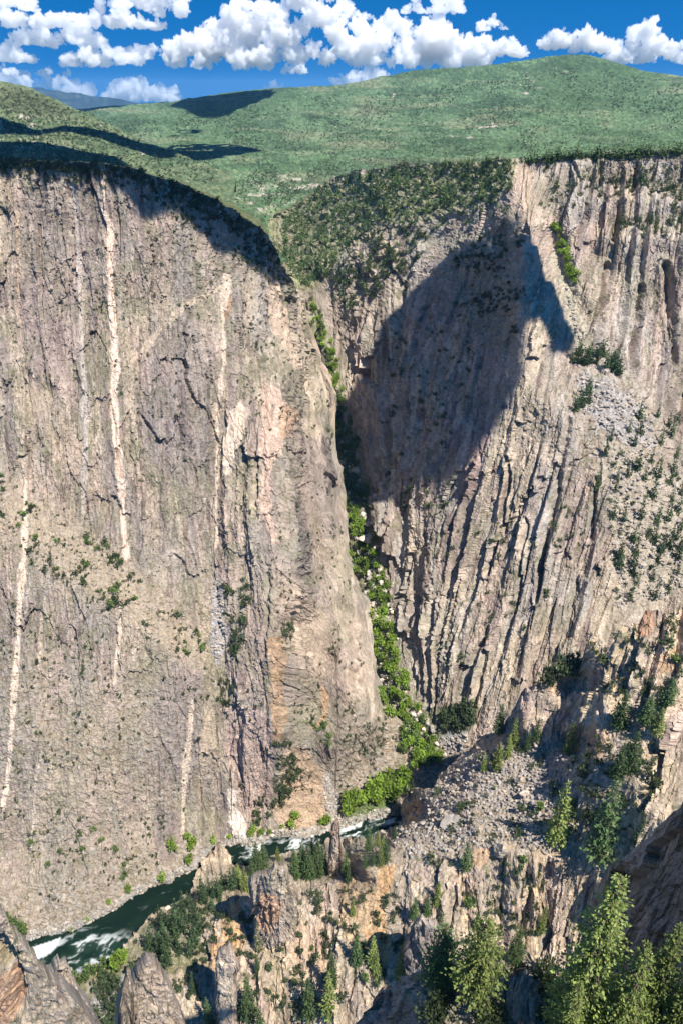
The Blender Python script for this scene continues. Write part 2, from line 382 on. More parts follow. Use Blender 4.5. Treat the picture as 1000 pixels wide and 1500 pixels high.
L_line = [(bankrock, (.36,.34,.31), .7),
    ([(150,250,2),(152,310,2.5),(160,330,4),(163,420,4.5),(167,500,5),(168,560,4.5),(172,640,5),(176,690,5),(181,740,4.5),(186,815,4)], (.70,.54,.42), 1.),
    ([(104,262,2),(112,330,2),(118,480,3),(124,570,4),(126,640,4.5),(122,750,4)], (.47,.41,.36), .75),
    ([(38,700,4),(36,800,4.5),(30,900,4),(22,1010,4),(15,1110,3.5),(5,1190,3)], PALE, .9),
    ([(25,310,2.5),(28,400,3),(30,480,2)], (.53,.40,.28), .7),
    ([(325,405,3),(322,500,2),(320,600,2),(318,700,2.5),(320,800,2)], PALE, .7),
    ([(195,530,3),(235,482,5),(270,447,5),(300,432,3),(325,418,2)], (.52,.42,.31), .7),
    ([(178,885,2.5),(172,960,3),(168,1000,2)], PALE, .8), ([(283,1030,3),(275,1100,4),(270,1150,4),(266,1220,3)], PALE, .75),
    ([(303,1050,3),(297,1110,4),(292,1180,3)], (.52,.40,.28), .6), ([(60,900,2),(58,980,2)], PALE, .5), ([(78,1120,2),(74,1160,2.5)], PALE, .6), ([(57,1120,2),(52,1170,2),(48,1240,2)], PALE, .5),
    ([(440,520,2),(455,600,3),(478,720,2)], (.53,.41,.31), .5), ([(535,890,2.5),(542,1000,3),(545,1050,2)], PALE, .5), ([(515,820,2),(520,930,3),(522,1010,2)], PALE, .45)]
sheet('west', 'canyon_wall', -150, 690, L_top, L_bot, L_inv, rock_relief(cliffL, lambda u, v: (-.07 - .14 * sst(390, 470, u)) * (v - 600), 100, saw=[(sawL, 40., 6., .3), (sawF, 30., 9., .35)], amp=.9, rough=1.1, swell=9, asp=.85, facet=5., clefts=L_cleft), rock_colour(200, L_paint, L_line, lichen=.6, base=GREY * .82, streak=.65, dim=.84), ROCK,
      [(3, .5), (8, 1), (16, 1.5), (28, 2), (45, 3), (70, 5), (110, 9), (160, 14), (240, 24), (340, 40)], foldk=lambda u: np.interp(u, [380, 450, 470], [1, .25, .03]), foldcol=(.12,.13,.06), seed=1, edge=3.5, kind='structure')

# ------------------------------------------------------------------ east wall with the gulch floor
R_top = curve([(340,330),(380,322),(400,318),(430,300),(460,278),(480,264),(520,252),(560,244),(600,240),(640,240),(700,236),(740,232),(765,232),(800,229),(850,227),(900,224),(950,222),(1000,219),(1160,212)])
R_bot = curve([(340,440),(440,490),(455,560),(465,640),(475,760),(500,880),(520,1000),(560,1100),(600,1150),(660,1180),(720,1160),(780,1100),(850,1050),(900,1000),(1000,960),(1160,960)])
R_inv = tin([[(a, b, c + 3) for a, b, c in gulch],
    [(340,330,1750),(400,318,1750),(430,300,1700),(480,264,1600),(560,244,1300),(640,240,1150),(740,232,1030),(800,229,1010),(900,224,980),(1000,219,960),(1160,212,960)],
    [(340,440,1180),(440,490,1120),(455,560,1080),(465,640,1020),(475,760,900),(500,880,740),(520,1000,620),(560,1100,530),(600,1150,480),(660,1185,450)],
    [(458,445,1140),(485,520,1066),(502,600,985),(520,680,895),(545,735,835),(562,790,735),(572,840,700),(580,900,645),(588,980,578),(598,1035,540),(625,1050,525),(690,1072,500)],
    [(400,380,1450),(440,400,1290),(470,415,1240)], [(470,340,1420),(490,390,1200),(492,450,1120)], [(520,420,1120),(560,390,1075),(600,380,1055)], [(520,500,1055),(530,560,1000)],
    [(655,374,1005),(610,436,1015),(565,475,1015),(547,520,1000),(527,580,965),(508,606,975)], [(560,330,1150),(600,330,1095),(640,350,1050)], [(600,300,1130),(640,300,1090),(700,320,1000)],
    [(775,335,868),(772,390,830),(765,450,790),(763,510,752),(762,560,720),(700,650,705),(640,730,715)],
    [(690,420,945),(670,520,885),(640,600,835),(610,690,790)], [(740,370,905),(730,480,850),(705,580,790)],
    [(545,735,835),(590,742,780),(640,730,715)], [(562,765,745),(600,768,722),(640,752,690)], [(590,800,705),(630,800,670)], [(605,900,622),(640,900,600)], [(615,1000,552),(650,1000,530)],
    [(762,560,720),(790,585,700),(825,625,670),(850,680,640),(880,720,615),(895,800,578),(890,890,542)],
    [(700,750,652),(690,850,600),(680,950,550),(660,1040,517)], [(800,740,622),(790,850,568),(770,950,528),(740,1020,505),(690,1072,500)], [(870,930,520),(800,990,512)],
    [(775,335,868),(810,300,930),(800,260,985)], [(808,340,905),(820,390,880),(838,440,838),(850,480,800),(838,520,765),(835,545,748)],
    [(790,400,840),(815,460,800),(825,520,765)], [(830,330,890),(850,400,845),(870,470,808),(880,520,775),(930,560,738),(975,620,700),(1000,680,672),(1160,800,610)],
    [(900,400,862),(930,480,815)], [(1000,450,830),(1000,560,752)], [(812,272,962),(860,276,958),(930,278,952),(1000,280,945),(1160,284,940)], [(825,284,930),(870,290,918),(940,292,912),(1000,293,905),(1160,296,900)], [(850,334,908),(900,334,902),(1000,332,896),(1160,330,890)], [(850,348,885),(900,347,872),(1000,345,866),(1160,345,860)],
    [(1160,450,815)], [(900,570,705),(930,650,655),(940,750,600),(930,860,555),(920,960,515)], [(1000,780,600),(1000,900,545),(1160,960,520)], [(660,1185,450),(720,1160,470),(780,1100,480),(850,1050,490),(1000,960,515)],
    [(985,840,575),(970,900,550)]], 3)
cliffR = 1 - .85 * polymask([[(330,330),(480,262),(740,225),(770,240),(740,290),(690,310),(620,330),(560,330),(490,390),(470,430),(440,430),(330,430)],
    [(838,530),(870,535),(930,560),(975,625),(1010,700),(1010,860),(960,890),(900,900),(895,800),(880,700),(850,660),(825,600)]], 6)
cliffR = np.minimum(cliffR, 1 - .8 * polymask([[(455,430),(480,510),(505,600),(530,690),(548,740),(556,830),(578,900),(586,1000),(640,1060),(700,1075),(660,1190),(560,1120),(500,880),(470,700),(445,480)],
    [(815,345),(835,380),(848,450),(865,510),(845,520),(825,450),(800,380)], [(760,225),(1170,205),(1170,232),(900,238),(800,238)]], 4))
cliffR = np.minimum(cliffR, 1 - .5 * polymask([[(640,330),(770,330),(765,470),(740,540),(700,500),(640,440)], [(770,570),(850,660),(870,720),(810,680),(740,620)], [(470,420),(560,330),(590,400),(540,480),(480,500)]], 8))
sawR = polymask([[(650,640),(760,565),(880,720),(895,900),(770,980),(690,1070),(590,1040),(580,870),(550,760),(640,735)], [(790,235),(1170,225),(1170,900),(1000,690),(900,540),(850,440)]], 8)
sawS = polymask([[(505,610),(600,440),(760,340),(765,560),(640,735),(545,740)], [(470,420),(560,330),(640,330),(600,430),(510,590),(480,520)]], 8)
R_paint = [
    (polymask([[(330,330),(430,300),(480,262),(740,225),(770,240),(740,285),(690,305),(620,320),(560,325),(490,385),(468,430),(330,430)]], 6), (.22,.235,.10), .6),
    (polymask([[(455,440),(475,470),(492,560),(505,620),(535,690),(548,745),(556,830),(578,900),(586,1000),(640,1075),(660,1190),(560,1120),(505,880),(480,700),(455,520)]], 3), (.16,.19,.07), .5),
    (polymask([[(600,1045),(640,1035),(692,1040),(690,1070),(650,1085),(615,1075)]], 2), (.09,.115,.05), .8),
    (polymask([[(645,1075),(685,1070),(680,1105),(650,1100)]], 1), (.37,.36,.35), .8),
    (polymask([[(845,540),(900,560),(950,610),(960,660),(930,650),(890,640),(850,590)]], 3), (.36,.33,.31), .8),
    (polymask([[(880,640),(1000,700),(1010,860),(930,890),(905,900),(898,800)]], 4), (.41,.35,.27), .7),
    (polymask([[(818,350),(838,385),(850,450),(868,515),(850,518),(826,450),(806,385)]], 2), (.40,.37,.27), .7),
    (polymask([[(760,225),(1170,205),(1170,228),(900,234),(800,236)]], 3), (.16,.17,.075), .7),
    (polymask([[(750,245),(780,240),(795,320),(770,335),(745,300)]], 3), (.53,.40,.30), .6),
    (polymask([[(690,640),(735,600),(700,700),(660,760),(670,690)]], 4), (.43,.29,.235), .7),
    (polymask([[(750,620),(850,680),(830,700),(760,660)]], 8), PALE, .4),
    (polymask([[(640,340),(760,340),(760,500),(720,530),(690,470)]], 8), (.27,.27,.20), .5),
    (polymask([[(720,560),(765,450),(775,450),(772,540),(762,565)]], 2), (.50,.40,.32), .5),
]
R_cleft = [([(832,618,4),(814,720,5),(797,800,5),(786,880,3)], 15), ([(718,795,4),(708,840,4)], 14), ([(636,880,3),(627,925,4)], 12), ([(607,875,4),(599,915,4)], 13), ([(745,670,3),(730,780,3)], 9), ([(708,955,4),(693,1035,4)], 13), ([(692,680,3),(655,775,3)], 10),
    ([(888,390,5),(868,505,5)], 14), ([(908,298,4),(898,350,4)], 11), ([(976,390,6),(988,530,6)], 15), ([(938,420,4),(920,540,4)], 11), ([(1000,580,5),(990,700,5)], 12), ([(840,245,3),(846,290,3)], 8), ([(930,240,3),(925,290,3)], 8), ([(880,240,3),(876,288,3)], 8), ([(858,300,3),(845,340,3)], 8), ([(960,298,3),(958,345,3)], 8),
    ([(575,770,3),(560,850,3)], 11), ([(668,590,3),(640,690,3)], 7), ([(610,500,3),(590,640,3)], 7), ([(545,400,3),(530,500,3)], 8), ([(872,700,3),(862,790,4)], 12), ([(772,760,3),(752,900,3)], 8)]
leanR = lambda u, v: (.26 * sst(560, 680, u) - .10 * sst(860, 960, u)) * (v - 600)
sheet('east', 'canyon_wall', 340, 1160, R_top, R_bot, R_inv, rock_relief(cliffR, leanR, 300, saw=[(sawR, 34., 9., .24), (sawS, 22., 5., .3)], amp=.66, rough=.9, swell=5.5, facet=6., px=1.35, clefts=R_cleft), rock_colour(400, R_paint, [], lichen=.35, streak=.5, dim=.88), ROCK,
      [(4, .5), (10, 1), (20, 2), (40, 4), (70, 7), (120, 12), (200, 20), (320, 36)], foldcol=(.14,.16,.07), seed=2, edge=5., kind='structure')
# ------------------------------------------------------------------ near side of the gorge, falling from the overlook to the river
D_top = curve([(-40,1500),(40,1440),(63,1429),(115,1417),(168,1407),(188,1391),(211,1362),(224,1345),(247,1330),(274,1311),(288,1288),(297,1262),(310,1246),(322,1240),(332,1247),(345,1262),(360,1268),(385,1262),(420,1253),(470,1238),(487,1232),(505,1227),(530,1231),(552,1223),(573,1215),(583,1202),(590,1180),(598,1160),(610,1153),(622,1155),(632,1150),(640,1135),(665,1112),(690,1092),(700,1086),(735,1068),(750,1040),(758,1016),(790,1000),(845,985),(853,960),(862,926),(876,926),(886,958),(896,950),(905,931),(916,909),(935,915),(944,896),(962,894),(985,905),(1000,890),(1160,860)])
D_bot = lambda u: np.full(np.shape(u), 1580.)
D_inv = tin([
    [Z(-40,1500,0),Z(63,1429,0),Z(115,1417,0),Z(168,1407,0),Z(188,1391,0),Z(211,1362,0),Z(247,1330,0),Z(274,1311,0),Z(288,1288,1)],
    [(300,1258,394),(322,1240,398),(340,1262,394)], [Z(360,1268,1),Z(385,1262,1),Z(420,1253,1),Z(470,1238,1),Z(505,1227,0),Z(552,1223,0),Z(573,1215,0),Z(583,1202,1)],
    [(592,1175,440),(610,1150,436),(640,1135,428),(700,1086,425),(735,1068,415),(755,1025,404),(790,1000,400),(845,985,395),(862,926,398),(900,940,385),(916,909,385),(962,894,388),(1000,890,388),(1160,860,380)],
    [Z(130,1440,3),Z(170,1455,10),Z(150,1480,12),Z(120,1520,8)], [(215,1400,312),(240,1360,326),(275,1330,336),(320,1300,350)], [(300,1345,322),(305,1420,292),(300,1500,266),(295,1580,250)],
    [Z(230,1440,26),Z(215,1500,24),Z(200,1580,20)], [Z(-40,1580,8),Z(60,1580,10)],
    [(340,1300,345),(375,1320,322),(400,1290,340),(430,1285,342),(480,1290,338),(500,1270,350)], [(350,1400,290),(360,1480,266),(360,1580,246)],
    [(430,1330,306),(420,1400,284),(430,1480,264),(430,1580,245)], [(460,1310,318),(500,1330,302),(490,1400,280),(470,1480,258)],
    [Z(530,1260,100),Z(560,1250,104),Z(590,1220,98),Z(640,1200,110),Z(700,1150,128),Z(740,1130,138),Z(800,1100,152),Z(835,1090,158)],
    [(555,1300,306),(560,1350,288),(565,1420,270),(560,1500,252),(560,1580,240)], [(520,1390,276),(515,1450,260),(510,1580,240)],
    [Z(640,1250,122),Z(655,1275,128),Z(700,1258,140),Z(760,1240,152),Z(790,1228,160)], [(600,1330,290),(620,1370,276),(615,1430,260),(620,1580,238)], [(645,1300,292),(650,1350,281),(660,1400,270)], [(720,1275,294),(780,1265,290)], [(715,1340,283),(720,1400,270),(720,1580,230)],
    [Z(790,1300,126),Z(785,1360,96),Z(800,1450,80),Z(800,1580,70)], [(760,1020,400),(765,1065,388),(735,1085,398)], [Z(850,990,196),(852,1060,362),Z(845,1090,160)], [(800,1000,398),Z(820,1050,172)],
    [(885,985,372),(880,1080,335),Z(860,1140,196),Z(850,1200,170),Z(840,1260,150),Z(850,1330,120),Z(870,1420,100)], [(930,960,365),(940,1050,338),Z(930,1150,212),Z(920,1230,182)], [(1000,980,352),(1000,1060,318),(990,1140,292),(970,1200,270)],
    [(1160,980,345),(1160,1150,300),(1160,1300,252),(1160,1580,180)], [Z(920,1300,158),Z(1000,1320,190),Z(1000,1580,150)], [Z(880,1580,90)], [Z(760,1180,146),Z(820,1180,166)]], 2)
cliffD = 1 - .88 * polymask([[(560,1220),(640,1140),(700,1088),(750,1075),(840,1095),(835,1180),(850,1240),(800,1255),(700,1250),(640,1270),(560,1260)],
    [(60,1430),(180,1405),(230,1345),(290,1300),(340,1290),(310,1340),(290,1400),(220,1440),(215,1580),(0,1580)], [(500,1290),(560,1250),(600,1290),(590,1400),(560,1430),(520,1380)],
    [(340,1262),(580,1215),(570,1290),(480,1300),(400,1290),(350,1300)], [(790,1000),(850,985),(850,1010),(800,1020),(770,1020)], [(860,1080),(930,1060),(960,1130),(930,1170),(870,1230),(850,1180)]], 4)
sawD = polymask([[(750,1020),(860,920),(1000,890),(1160,860),(1160,1320),(920,1320),(880,1240),(860,1140),(835,1100),(760,1070)], [(640,1265),(790,1250),(800,1400),(640,1420)]], 5)
sawD2 = polymask([[(290,1300),(360,1300),(500,1300),(520,1400),(500,1580),(300,1580)]], 5)
D_paint = [
    (polymask([[(60,1430),(180,1407),(225,1350),(290,1300),(330,1290),(300,1345),(285,1420),(240,1440),(200,1440),(230,1580),(130,1520)]], 4), (.15,.165,.07), .6),
    (polymask([[(150,1440),(190,1430),(195,1455),(150,1500),(120,1480)]], 3), (.36,.33,.31), .8),
    (polymask([[(330,1330),(348,1310),(352,1390),(345,1420),(330,1400)], [(305,1400),(318,1330),(325,1400),(318,1460)], [(555,1270),(580,1265),(575,1300),(550,1330)], [(540,1300),(560,1310),(575,1400),(560,1420),(535,1370)], [(590,1180),(612,1170),(620,1195),(598,1215)]], 1), (.60,.36,.17), .8),
    (polymask([[(495,1290),(540,1260),(560,1310),(545,1360),(510,1390),(495,1340)]], 3), (.52,.37,.22), .85),
    (polymask([[(690,1245),(750,1235),(740,1262),(690,1270)], [(690,1090),(745,1070),(740,1090),(700,1110)], [(795,1000),(850,985),(848,1000),(800,1020)], [(860,1060),(890,1060),(890,1100),(865,1120)], [(955,960),(1000,950),(1000,985),(960,990)]], 2), (.55,.36,.21), .7),
    (polymask([[(690,1110),(820,1095),(835,1120),(810,1170),(740,1185),(670,1160)]], 4), (.39,.33,.285), .7),
    (polymask([[(640,1150),(690,1110),(700,1180),(620,1240),(590,1230)]], 6), (.44,.36,.285), .6),
    (polymask([[(930,900),(960,893),(955,930),(935,935)]], 1), (.50,.26,.15), .7),
    (polymask([[(430,1340),(470,1360),(480,1420),(440,1440),(425,1400)]], 4), (.53,.36,.24), .5),
    (polymask([[(340,1262),(480,1240),(575,1218),(560,1240),(480,1290),(350,1290)]], 3), (.30,.27,.19), .6),
    (polymask([[(790,1200),(850,1190),(850,1260),(800,1280),(775,1250)]], 4), (.48,.355,.235), .7)]
leanD = lambda u, v: (.30 * sst(740, 850, u) + .10 * sst(420, 560, u) * (1 - sst(740, 850, u)) - .05) * (v - 1200)
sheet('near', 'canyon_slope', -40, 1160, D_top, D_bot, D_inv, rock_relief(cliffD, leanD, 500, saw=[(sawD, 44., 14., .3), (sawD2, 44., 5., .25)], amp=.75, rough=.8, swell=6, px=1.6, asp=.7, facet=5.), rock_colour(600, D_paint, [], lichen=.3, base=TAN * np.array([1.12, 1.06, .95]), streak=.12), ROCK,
      [(1.5, 1.5), (4, 5), (8, 12), (14, 26), (22, 45), (34, 75), (50, 110)], seed=3, edge=3.5, kind='structure')

# ------------------------------------------------------------------ ledge under the overlook
N_top = curve([(470,1580),(500,1530),(522,1498),(545,1466),(565,1455),(600,1434),(640,1416),(655,1404),(690,1398),(712,1392),(735,1384),(752,1377),(768,1388),(786,1410),(800,1440),(830,1462),(850,1474),(1000,1462),(1160,1450)])
N_bot = lambda u: np.full(np.shape(u), 1720.)
N_inv = tin([[(470,1580,80),(522,1498,82),(565,1455,74),(600,1434,67),Z(640,1416,456),Z(690,1398,458),Z(735,1384,462),Z(752,1377,464),Z(786,1410,463),Z(830,1462,462),Z(1000,1462,470),Z(1160,1450,474)],
    [(480,1600,75),(540,1580,68),(590,1520,62),Z(622,1460,450),Z(650,1440,456)], [Z(680,1468,464),Z(740,1440,464),Z(770,1430,463)], [Z(700,1510,466),Z(640,1500,462),Z(600,1600,460)], [Z(790,1500,466),Z(850,1510,467),Z(1000,1500,471),Z(1160,1500,476)], [Z(560,1720,462),Z(800,1720,470),Z(1160,1720,480)]], 1)
cliffN = polymask([[(450,1600),(545,1440),(640,1400),(640,1440),(600,1540),(560,1600)], [(720,1370),(790,1390),(800,1500),(740,1520),(720,1450)]], 5)
N_paint = [(polymask([[(640,1470),(720,1460),(730,1520),(640,1560)], [(800,1460),(1160,1440),(1160,1600),(820,1600)]], 6), (.22,.21,.11), .6)]
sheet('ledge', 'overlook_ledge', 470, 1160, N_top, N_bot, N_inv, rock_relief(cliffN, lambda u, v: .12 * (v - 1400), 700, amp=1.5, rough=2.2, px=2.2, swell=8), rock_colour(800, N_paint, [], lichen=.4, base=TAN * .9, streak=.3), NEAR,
      [(.5, .6), (1.2, 2), (2.2, 4.5), (3.5, 9), (6, 18), (10, 34), (18, 60)], seed=4, edge=5, kind='structure')

# ------------------------------------------------------------------ country beyond the rims
def hill_relief(cell, amp, seed, flat=.5):
    def f(U, V):
        f1, _, c = vor(U / cell, V / (cell * flat), seed)
        g1, _, cg = vor(U / (cell * 2.4), V / (cell * 2.4 * flat), seed + 4)
        d = amp * (1.2 * (.75 - f1) * (c > .25) + 1.3 * (.7 - g1) * (cg > .6) + 1.6 * fbm(U / 40, V / 10, 3, seed + 8) + 7 * fbm(U / 150, V / 28, 4, seed + 9) - 5 * np.maximum(0, .35 - np.abs(fbm(U / 120 + V / 60, V / 60, 3, seed + 12))))
        return d, dict(cliff=np.zeros(U.shape), s=U, t=V, c=c, cg=cg, f1=f1)
    return f
def hill_colour(seed, bare, paints=(), g1=(.115,.18,.09), g2=(.08,.135,.064)):
    def f(U, V, I):
        n = fbm(U / 60, V / 12, 4, seed); n2 = fbm(U / 14, V / 4, 3, seed + 2)
        c = mix(np.broadcast_to(np.array(g1), U.shape + (3,)), g2, sst(-.25, .35, n + .5 * n2))
        c = mix(c, np.array((.05,.085,.045)), .6 * sst(.12, .4, fbm(U / 45, V / 9, 4, seed + 14)))
        c = mix(c, np.array((.21,.225,.13)), .6 * sst(.1, .5, fbm(U / 90, V / 9, 4, seed + 4)))
        c = c * (.62 + .7 * I['c'] * sst(.9, .2, I['f1']) + .12)[..., None]
        w = bare(U, V)
        spots = sst(.30, .45, fbm(U / 16, V / 4.5, 4, seed + 6) * .8 + (w - .5) * .9)
        c = mix(c, (.40,.36,.28), spots * (I['c'] < .72))
        for m, colr, k in paints:
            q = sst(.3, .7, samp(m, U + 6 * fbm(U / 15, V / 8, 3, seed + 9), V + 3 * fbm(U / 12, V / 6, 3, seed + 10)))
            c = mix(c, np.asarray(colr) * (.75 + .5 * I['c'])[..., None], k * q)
        return np.clip(c, .01, .7)
    return f
E_top = curve([(-150,172),(100,167),(130,165),(170,158),(210,150),(250,147),(300,140),(330,135),(400,130),(440,126),(500,121),(560,113),(620,103),(700,95),(760,90),(800,85),(830,82),(860,82),(885,88),(920,97),(960,105),(1000,113),(1160,136)])
E_bot = curve([(-150,290),(200,300),(320,350),(390,400),(430,450),(455,460),(480,330),(560,275),(740,262),(1000,250),(1160,250)])
E_inv = tin([[(-150,172,6500),(130,165,6800),(210,150,6400),(330,135,6000),(440,126,5700),(560,113,5400),(700,95,5200),(830,82,5000),(860,82,4950),(885,88,4900),(1000,113,4700),(1160,136,4600)],
    [(-150,290,1000),(0,280,1000),(200,290,1100),(320,345,1250),(390,400,1350),(430,450,1300),(455,460,1260)], [(400,330,1720),(430,300,1850),(480,266,1950),(560,244,1750),(640,236,1500),(740,228,1300),(880,222,1250),(1000,217,1200),(1160,212,1200)],
    [(455,460,1260),(480,330,1500),(560,275,1300),(740,262,1080),(1000,250,1000),(1160,250,1000)],
    [(0,210,3200),(200,205,2900),(400,215,2650),(600,195,2650),(800,185,2500),(1000,175,2500),(1160,170,2500)], [(130,185,4100),(300,165,4300),(500,150,4300),(700,135,4100),(850,118,4000),(1000,140,3600)], [(300,260,1850),(380,270,1950)], [(470,250,2150),(380,240,2250)]], 3)
bareE = polymask([[(330,290),(400,240),(490,250),(480,275),(430,300),(400,330)], [(740,150),(770,105),(830,95),(870,100),(800,130),(760,150)], [(540,125),(700,100),(690,108),(560,135)], [(640,180),(760,165),(750,195),(640,200)]], 6)
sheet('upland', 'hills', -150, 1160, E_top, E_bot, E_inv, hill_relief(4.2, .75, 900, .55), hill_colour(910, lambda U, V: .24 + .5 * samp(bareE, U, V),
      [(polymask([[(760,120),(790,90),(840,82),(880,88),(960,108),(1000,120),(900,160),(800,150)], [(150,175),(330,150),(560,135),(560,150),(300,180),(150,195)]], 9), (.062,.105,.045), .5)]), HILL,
      [(40, 3), (120, 12), (300, 40), (700, 110), (1500, 260)], seed=5, edge=.7, kind='structure')
H_top = curve([(-150,104),(0,118),(30,124),(60,134),(85,144),(100,150),(130,166),(150,178),(200,200),(260,224),(320,246),(345,262),(400,300)])
H_bot = curve([(-150,285),(100,285),(200,292),(300,330),(400,380)])
H_inv = tin([[(-150,104,2500),(0,118,2450),(60,134,2400),(130,166,2250),(200,200,2050),(260,224,1850),(320,246,1750),(345,262,1700),(400,300,1650)], [(-150,250,1000),(0,250,1000),(100,250,1010),(200,258,1060),(300,300,1180),(400,380,1330)], [(-150,285,800),(100,285,800),(200,292,820)], [(-150,190,1600),(0,190,1580),(60,200,1560),(150,215,1550),(220,235,1500)], [(0,155,2050),(70,165,2030)]], 3)
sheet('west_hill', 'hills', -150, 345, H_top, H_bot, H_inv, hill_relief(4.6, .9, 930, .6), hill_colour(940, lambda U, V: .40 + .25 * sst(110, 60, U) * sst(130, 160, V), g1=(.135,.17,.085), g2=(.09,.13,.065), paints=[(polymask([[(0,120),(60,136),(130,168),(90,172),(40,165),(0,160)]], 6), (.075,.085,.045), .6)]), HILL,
      [(30, 6), (80, 30), (160, 80), (300, 180)], seed=6, edge=1.0, kind='structure')
sheet('far_ridge', 'hills', 40, 330, curve([(40,186),(75,172),(110,158),(150,153),(190,151),(240,150),(330,156)]), lambda u: np.full(np.shape(u), 196.), lambda U, V: 9000. - (V - 150) * 30, hill_relief(3.5, .5, 950, .6), hill_colour(955, lambda U, V: 0 * U, g1=(.05,.08,.04), g2=(.04,.06,.03)), HILL,
      [(200, 10), (800, 80), (2000, 400)], seed=7, edge=.6, kind='structure')
sheet('blue_mountain', 'mountains', -160, 330, curve([(-160,122),(0,126),(40,127),(60,126),(72,130),(85,132),(100,136),(112,136),(128,141),(150,143),(170,147),(190,149),(240,154),(330,158)]), lambda u: np.full(np.shape(u), 190.), lambda U, V: 27000. - (V - 126) * 60, hill_relief(9., 1.0, 960, .9), hill_colour(965, lambda U, V: 0 * U, g1=(.03,.045,.04), g2=(.02,.035,.03)), HILL,
      [(500, 60), (2500, 500), (6000, 1400)], seed=8, edge=1.2, kind='structure')

# ------------------------------------------------------------------ river
def river():
    m, nt, b = nodes('river_water'); N = nt.nodes; L = nt.links
    tc = N.new('ShaderNodeTexCoord')
    at_ = N.new('ShaderNodeAttribute'); at_.attribute_name = 'tint'
    L.new(at_.outputs['Color'], b.inputs['Base Color'])
    sp = N.new('ShaderNodeSeparateColor'); L.new(at_.outputs['Color'], sp.inputs[0])
    rr = N.new('ShaderNodeMapRange'); rr.inputs['To Min'].default_value = .12; rr.inputs['To Max'].default_value = .9; L.new(sp.outputs[0], rr.inputs[0]); L.new(rr.outputs[0], b.inputs['Roughness'])
    n = N.new('ShaderNodeTexNoise'); n.inputs['Scale'].default_value = .45; n.inputs['Detail'].default_value = 5; L.new(tc.outputs['Object'], n.inputs['Vector'])
    bm = N.new('ShaderNodeBump'); bm.inputs['Strength'].default_value = .35; bm.inputs['Distance'].default_value = 1.; L.new(n.outputs['Fac'], bm.inputs['Height']); L.new(bm.outputs[0], b.inputs['Normal'])
    b.inputs['Specular IOR Level'].default_value = .06
    xs = np.arange(-330, 330, .8); ys = np.arange(270, 560, .8)
    X, Yg = np.meshgrid(xs, ys)
    # where each bit of water lies along the river, from the survey of the rapids
    dz = -CAMZ; r = dz / Yg; tt = (r * CP + SP) / (CP - r * SP); V = 750 - F * tt; yf = CP + SP * tt; U = 500 + F * X * yf / Yg
    rap = samp(polymask([[(50,1380),(90,1375),(125,1362),(190,1372),(200,1385),(165,1412),(55,1440)]], 3), U, V)
    rap2 = samp(polymask([[(495,1212),(585,1190),(590,1205),(550,1226),(500,1232)]], 2), U, V)
    rap3 = samp(polymask([[(385,1232),(475,1222),(470,1240),(420,1252),(330,1262),(330,1250)]], 2), U, V)
    wedge = samp(polymask([[(40,1390),(60,1384),(90,1373),(80,1392),(66,1402),(40,1410)]], 0), U, V)
    ang = .45; a = (X * math.cos(ang) + Yg * math.sin(ang)); bq = (-X * math.sin(ang) + Yg * math.cos(ang))
    wx = 5 * fbm(a / 9, bq / 9, 3, 77); wy = 4 * fbm(a / 8, bq / 8, 3, 78)
    st = fbm((a + wx) / 16, (bq + wy) / 4.0, 5, 70); fine = fbm((a + wx) / 3.5, (bq + wy) / 1.6, 3, 74)
    f = np.clip(rap * sst(.12, .55, st + .5 * fine) * .55 + rap2 * sst(-.12, .35, st + .4 * fine) * .8 + rap3 * sst(.12, .5, st + .3 * fine) * .7 + sst(.55, .75, st + .2 * fine) * .06, 0, 1)
    st = st * .5 + .5
    f = np.maximum(f, wedge * (.75 + .2 * fbm(a / 4, bq / 2, 3, 75)))
    c = mix(np.broadcast_to(np.array([.006, .015, .010]), U.shape + (3,)), (.009, .020, .012), sst(-.3, .4, fbm(a / 22, bq / 7, 3, 71)))
    c = mix(c, (.03, .07, .045), .6 * np.maximum(rap, rap2) * sst(.3, .8, st))
    c = mix(c, (.78, .80, .78), np.clip(f, 0, 1))
    z = .25 * fbm(a / 4, bq / 4, 3, 72) + f * .9 * (.6 + fbm(a / 2, bq / 2, 2, 74))
    H, W = X.shape; ii = np.arange(H * W).reshape(H, W)
    fc = np.stack([ii[:-1, :-1], ii[:-1, 1:], ii[1:, 1:], ii[1:, :-1]], -1).reshape(-1, 4)
    link('river', new_mesh('river', np.stack([X, Yg, z], -1).reshape(-1, 3), fc, mats=[m], col=c.reshape(-1, 3), smooth=True), kind='structure')
river()
# everything stands on one sheet of bedrock that runs to the horizon
link('ground', new_mesh('ground', np.array([[-20500,-2900,-260],[20500,-2900,-260],[20500,37500,-260],[-20500,37500,-260]], float), [[0,1,2,3]], mats=[HILL], col=np.full((4, 3), .12)), kind='structure')
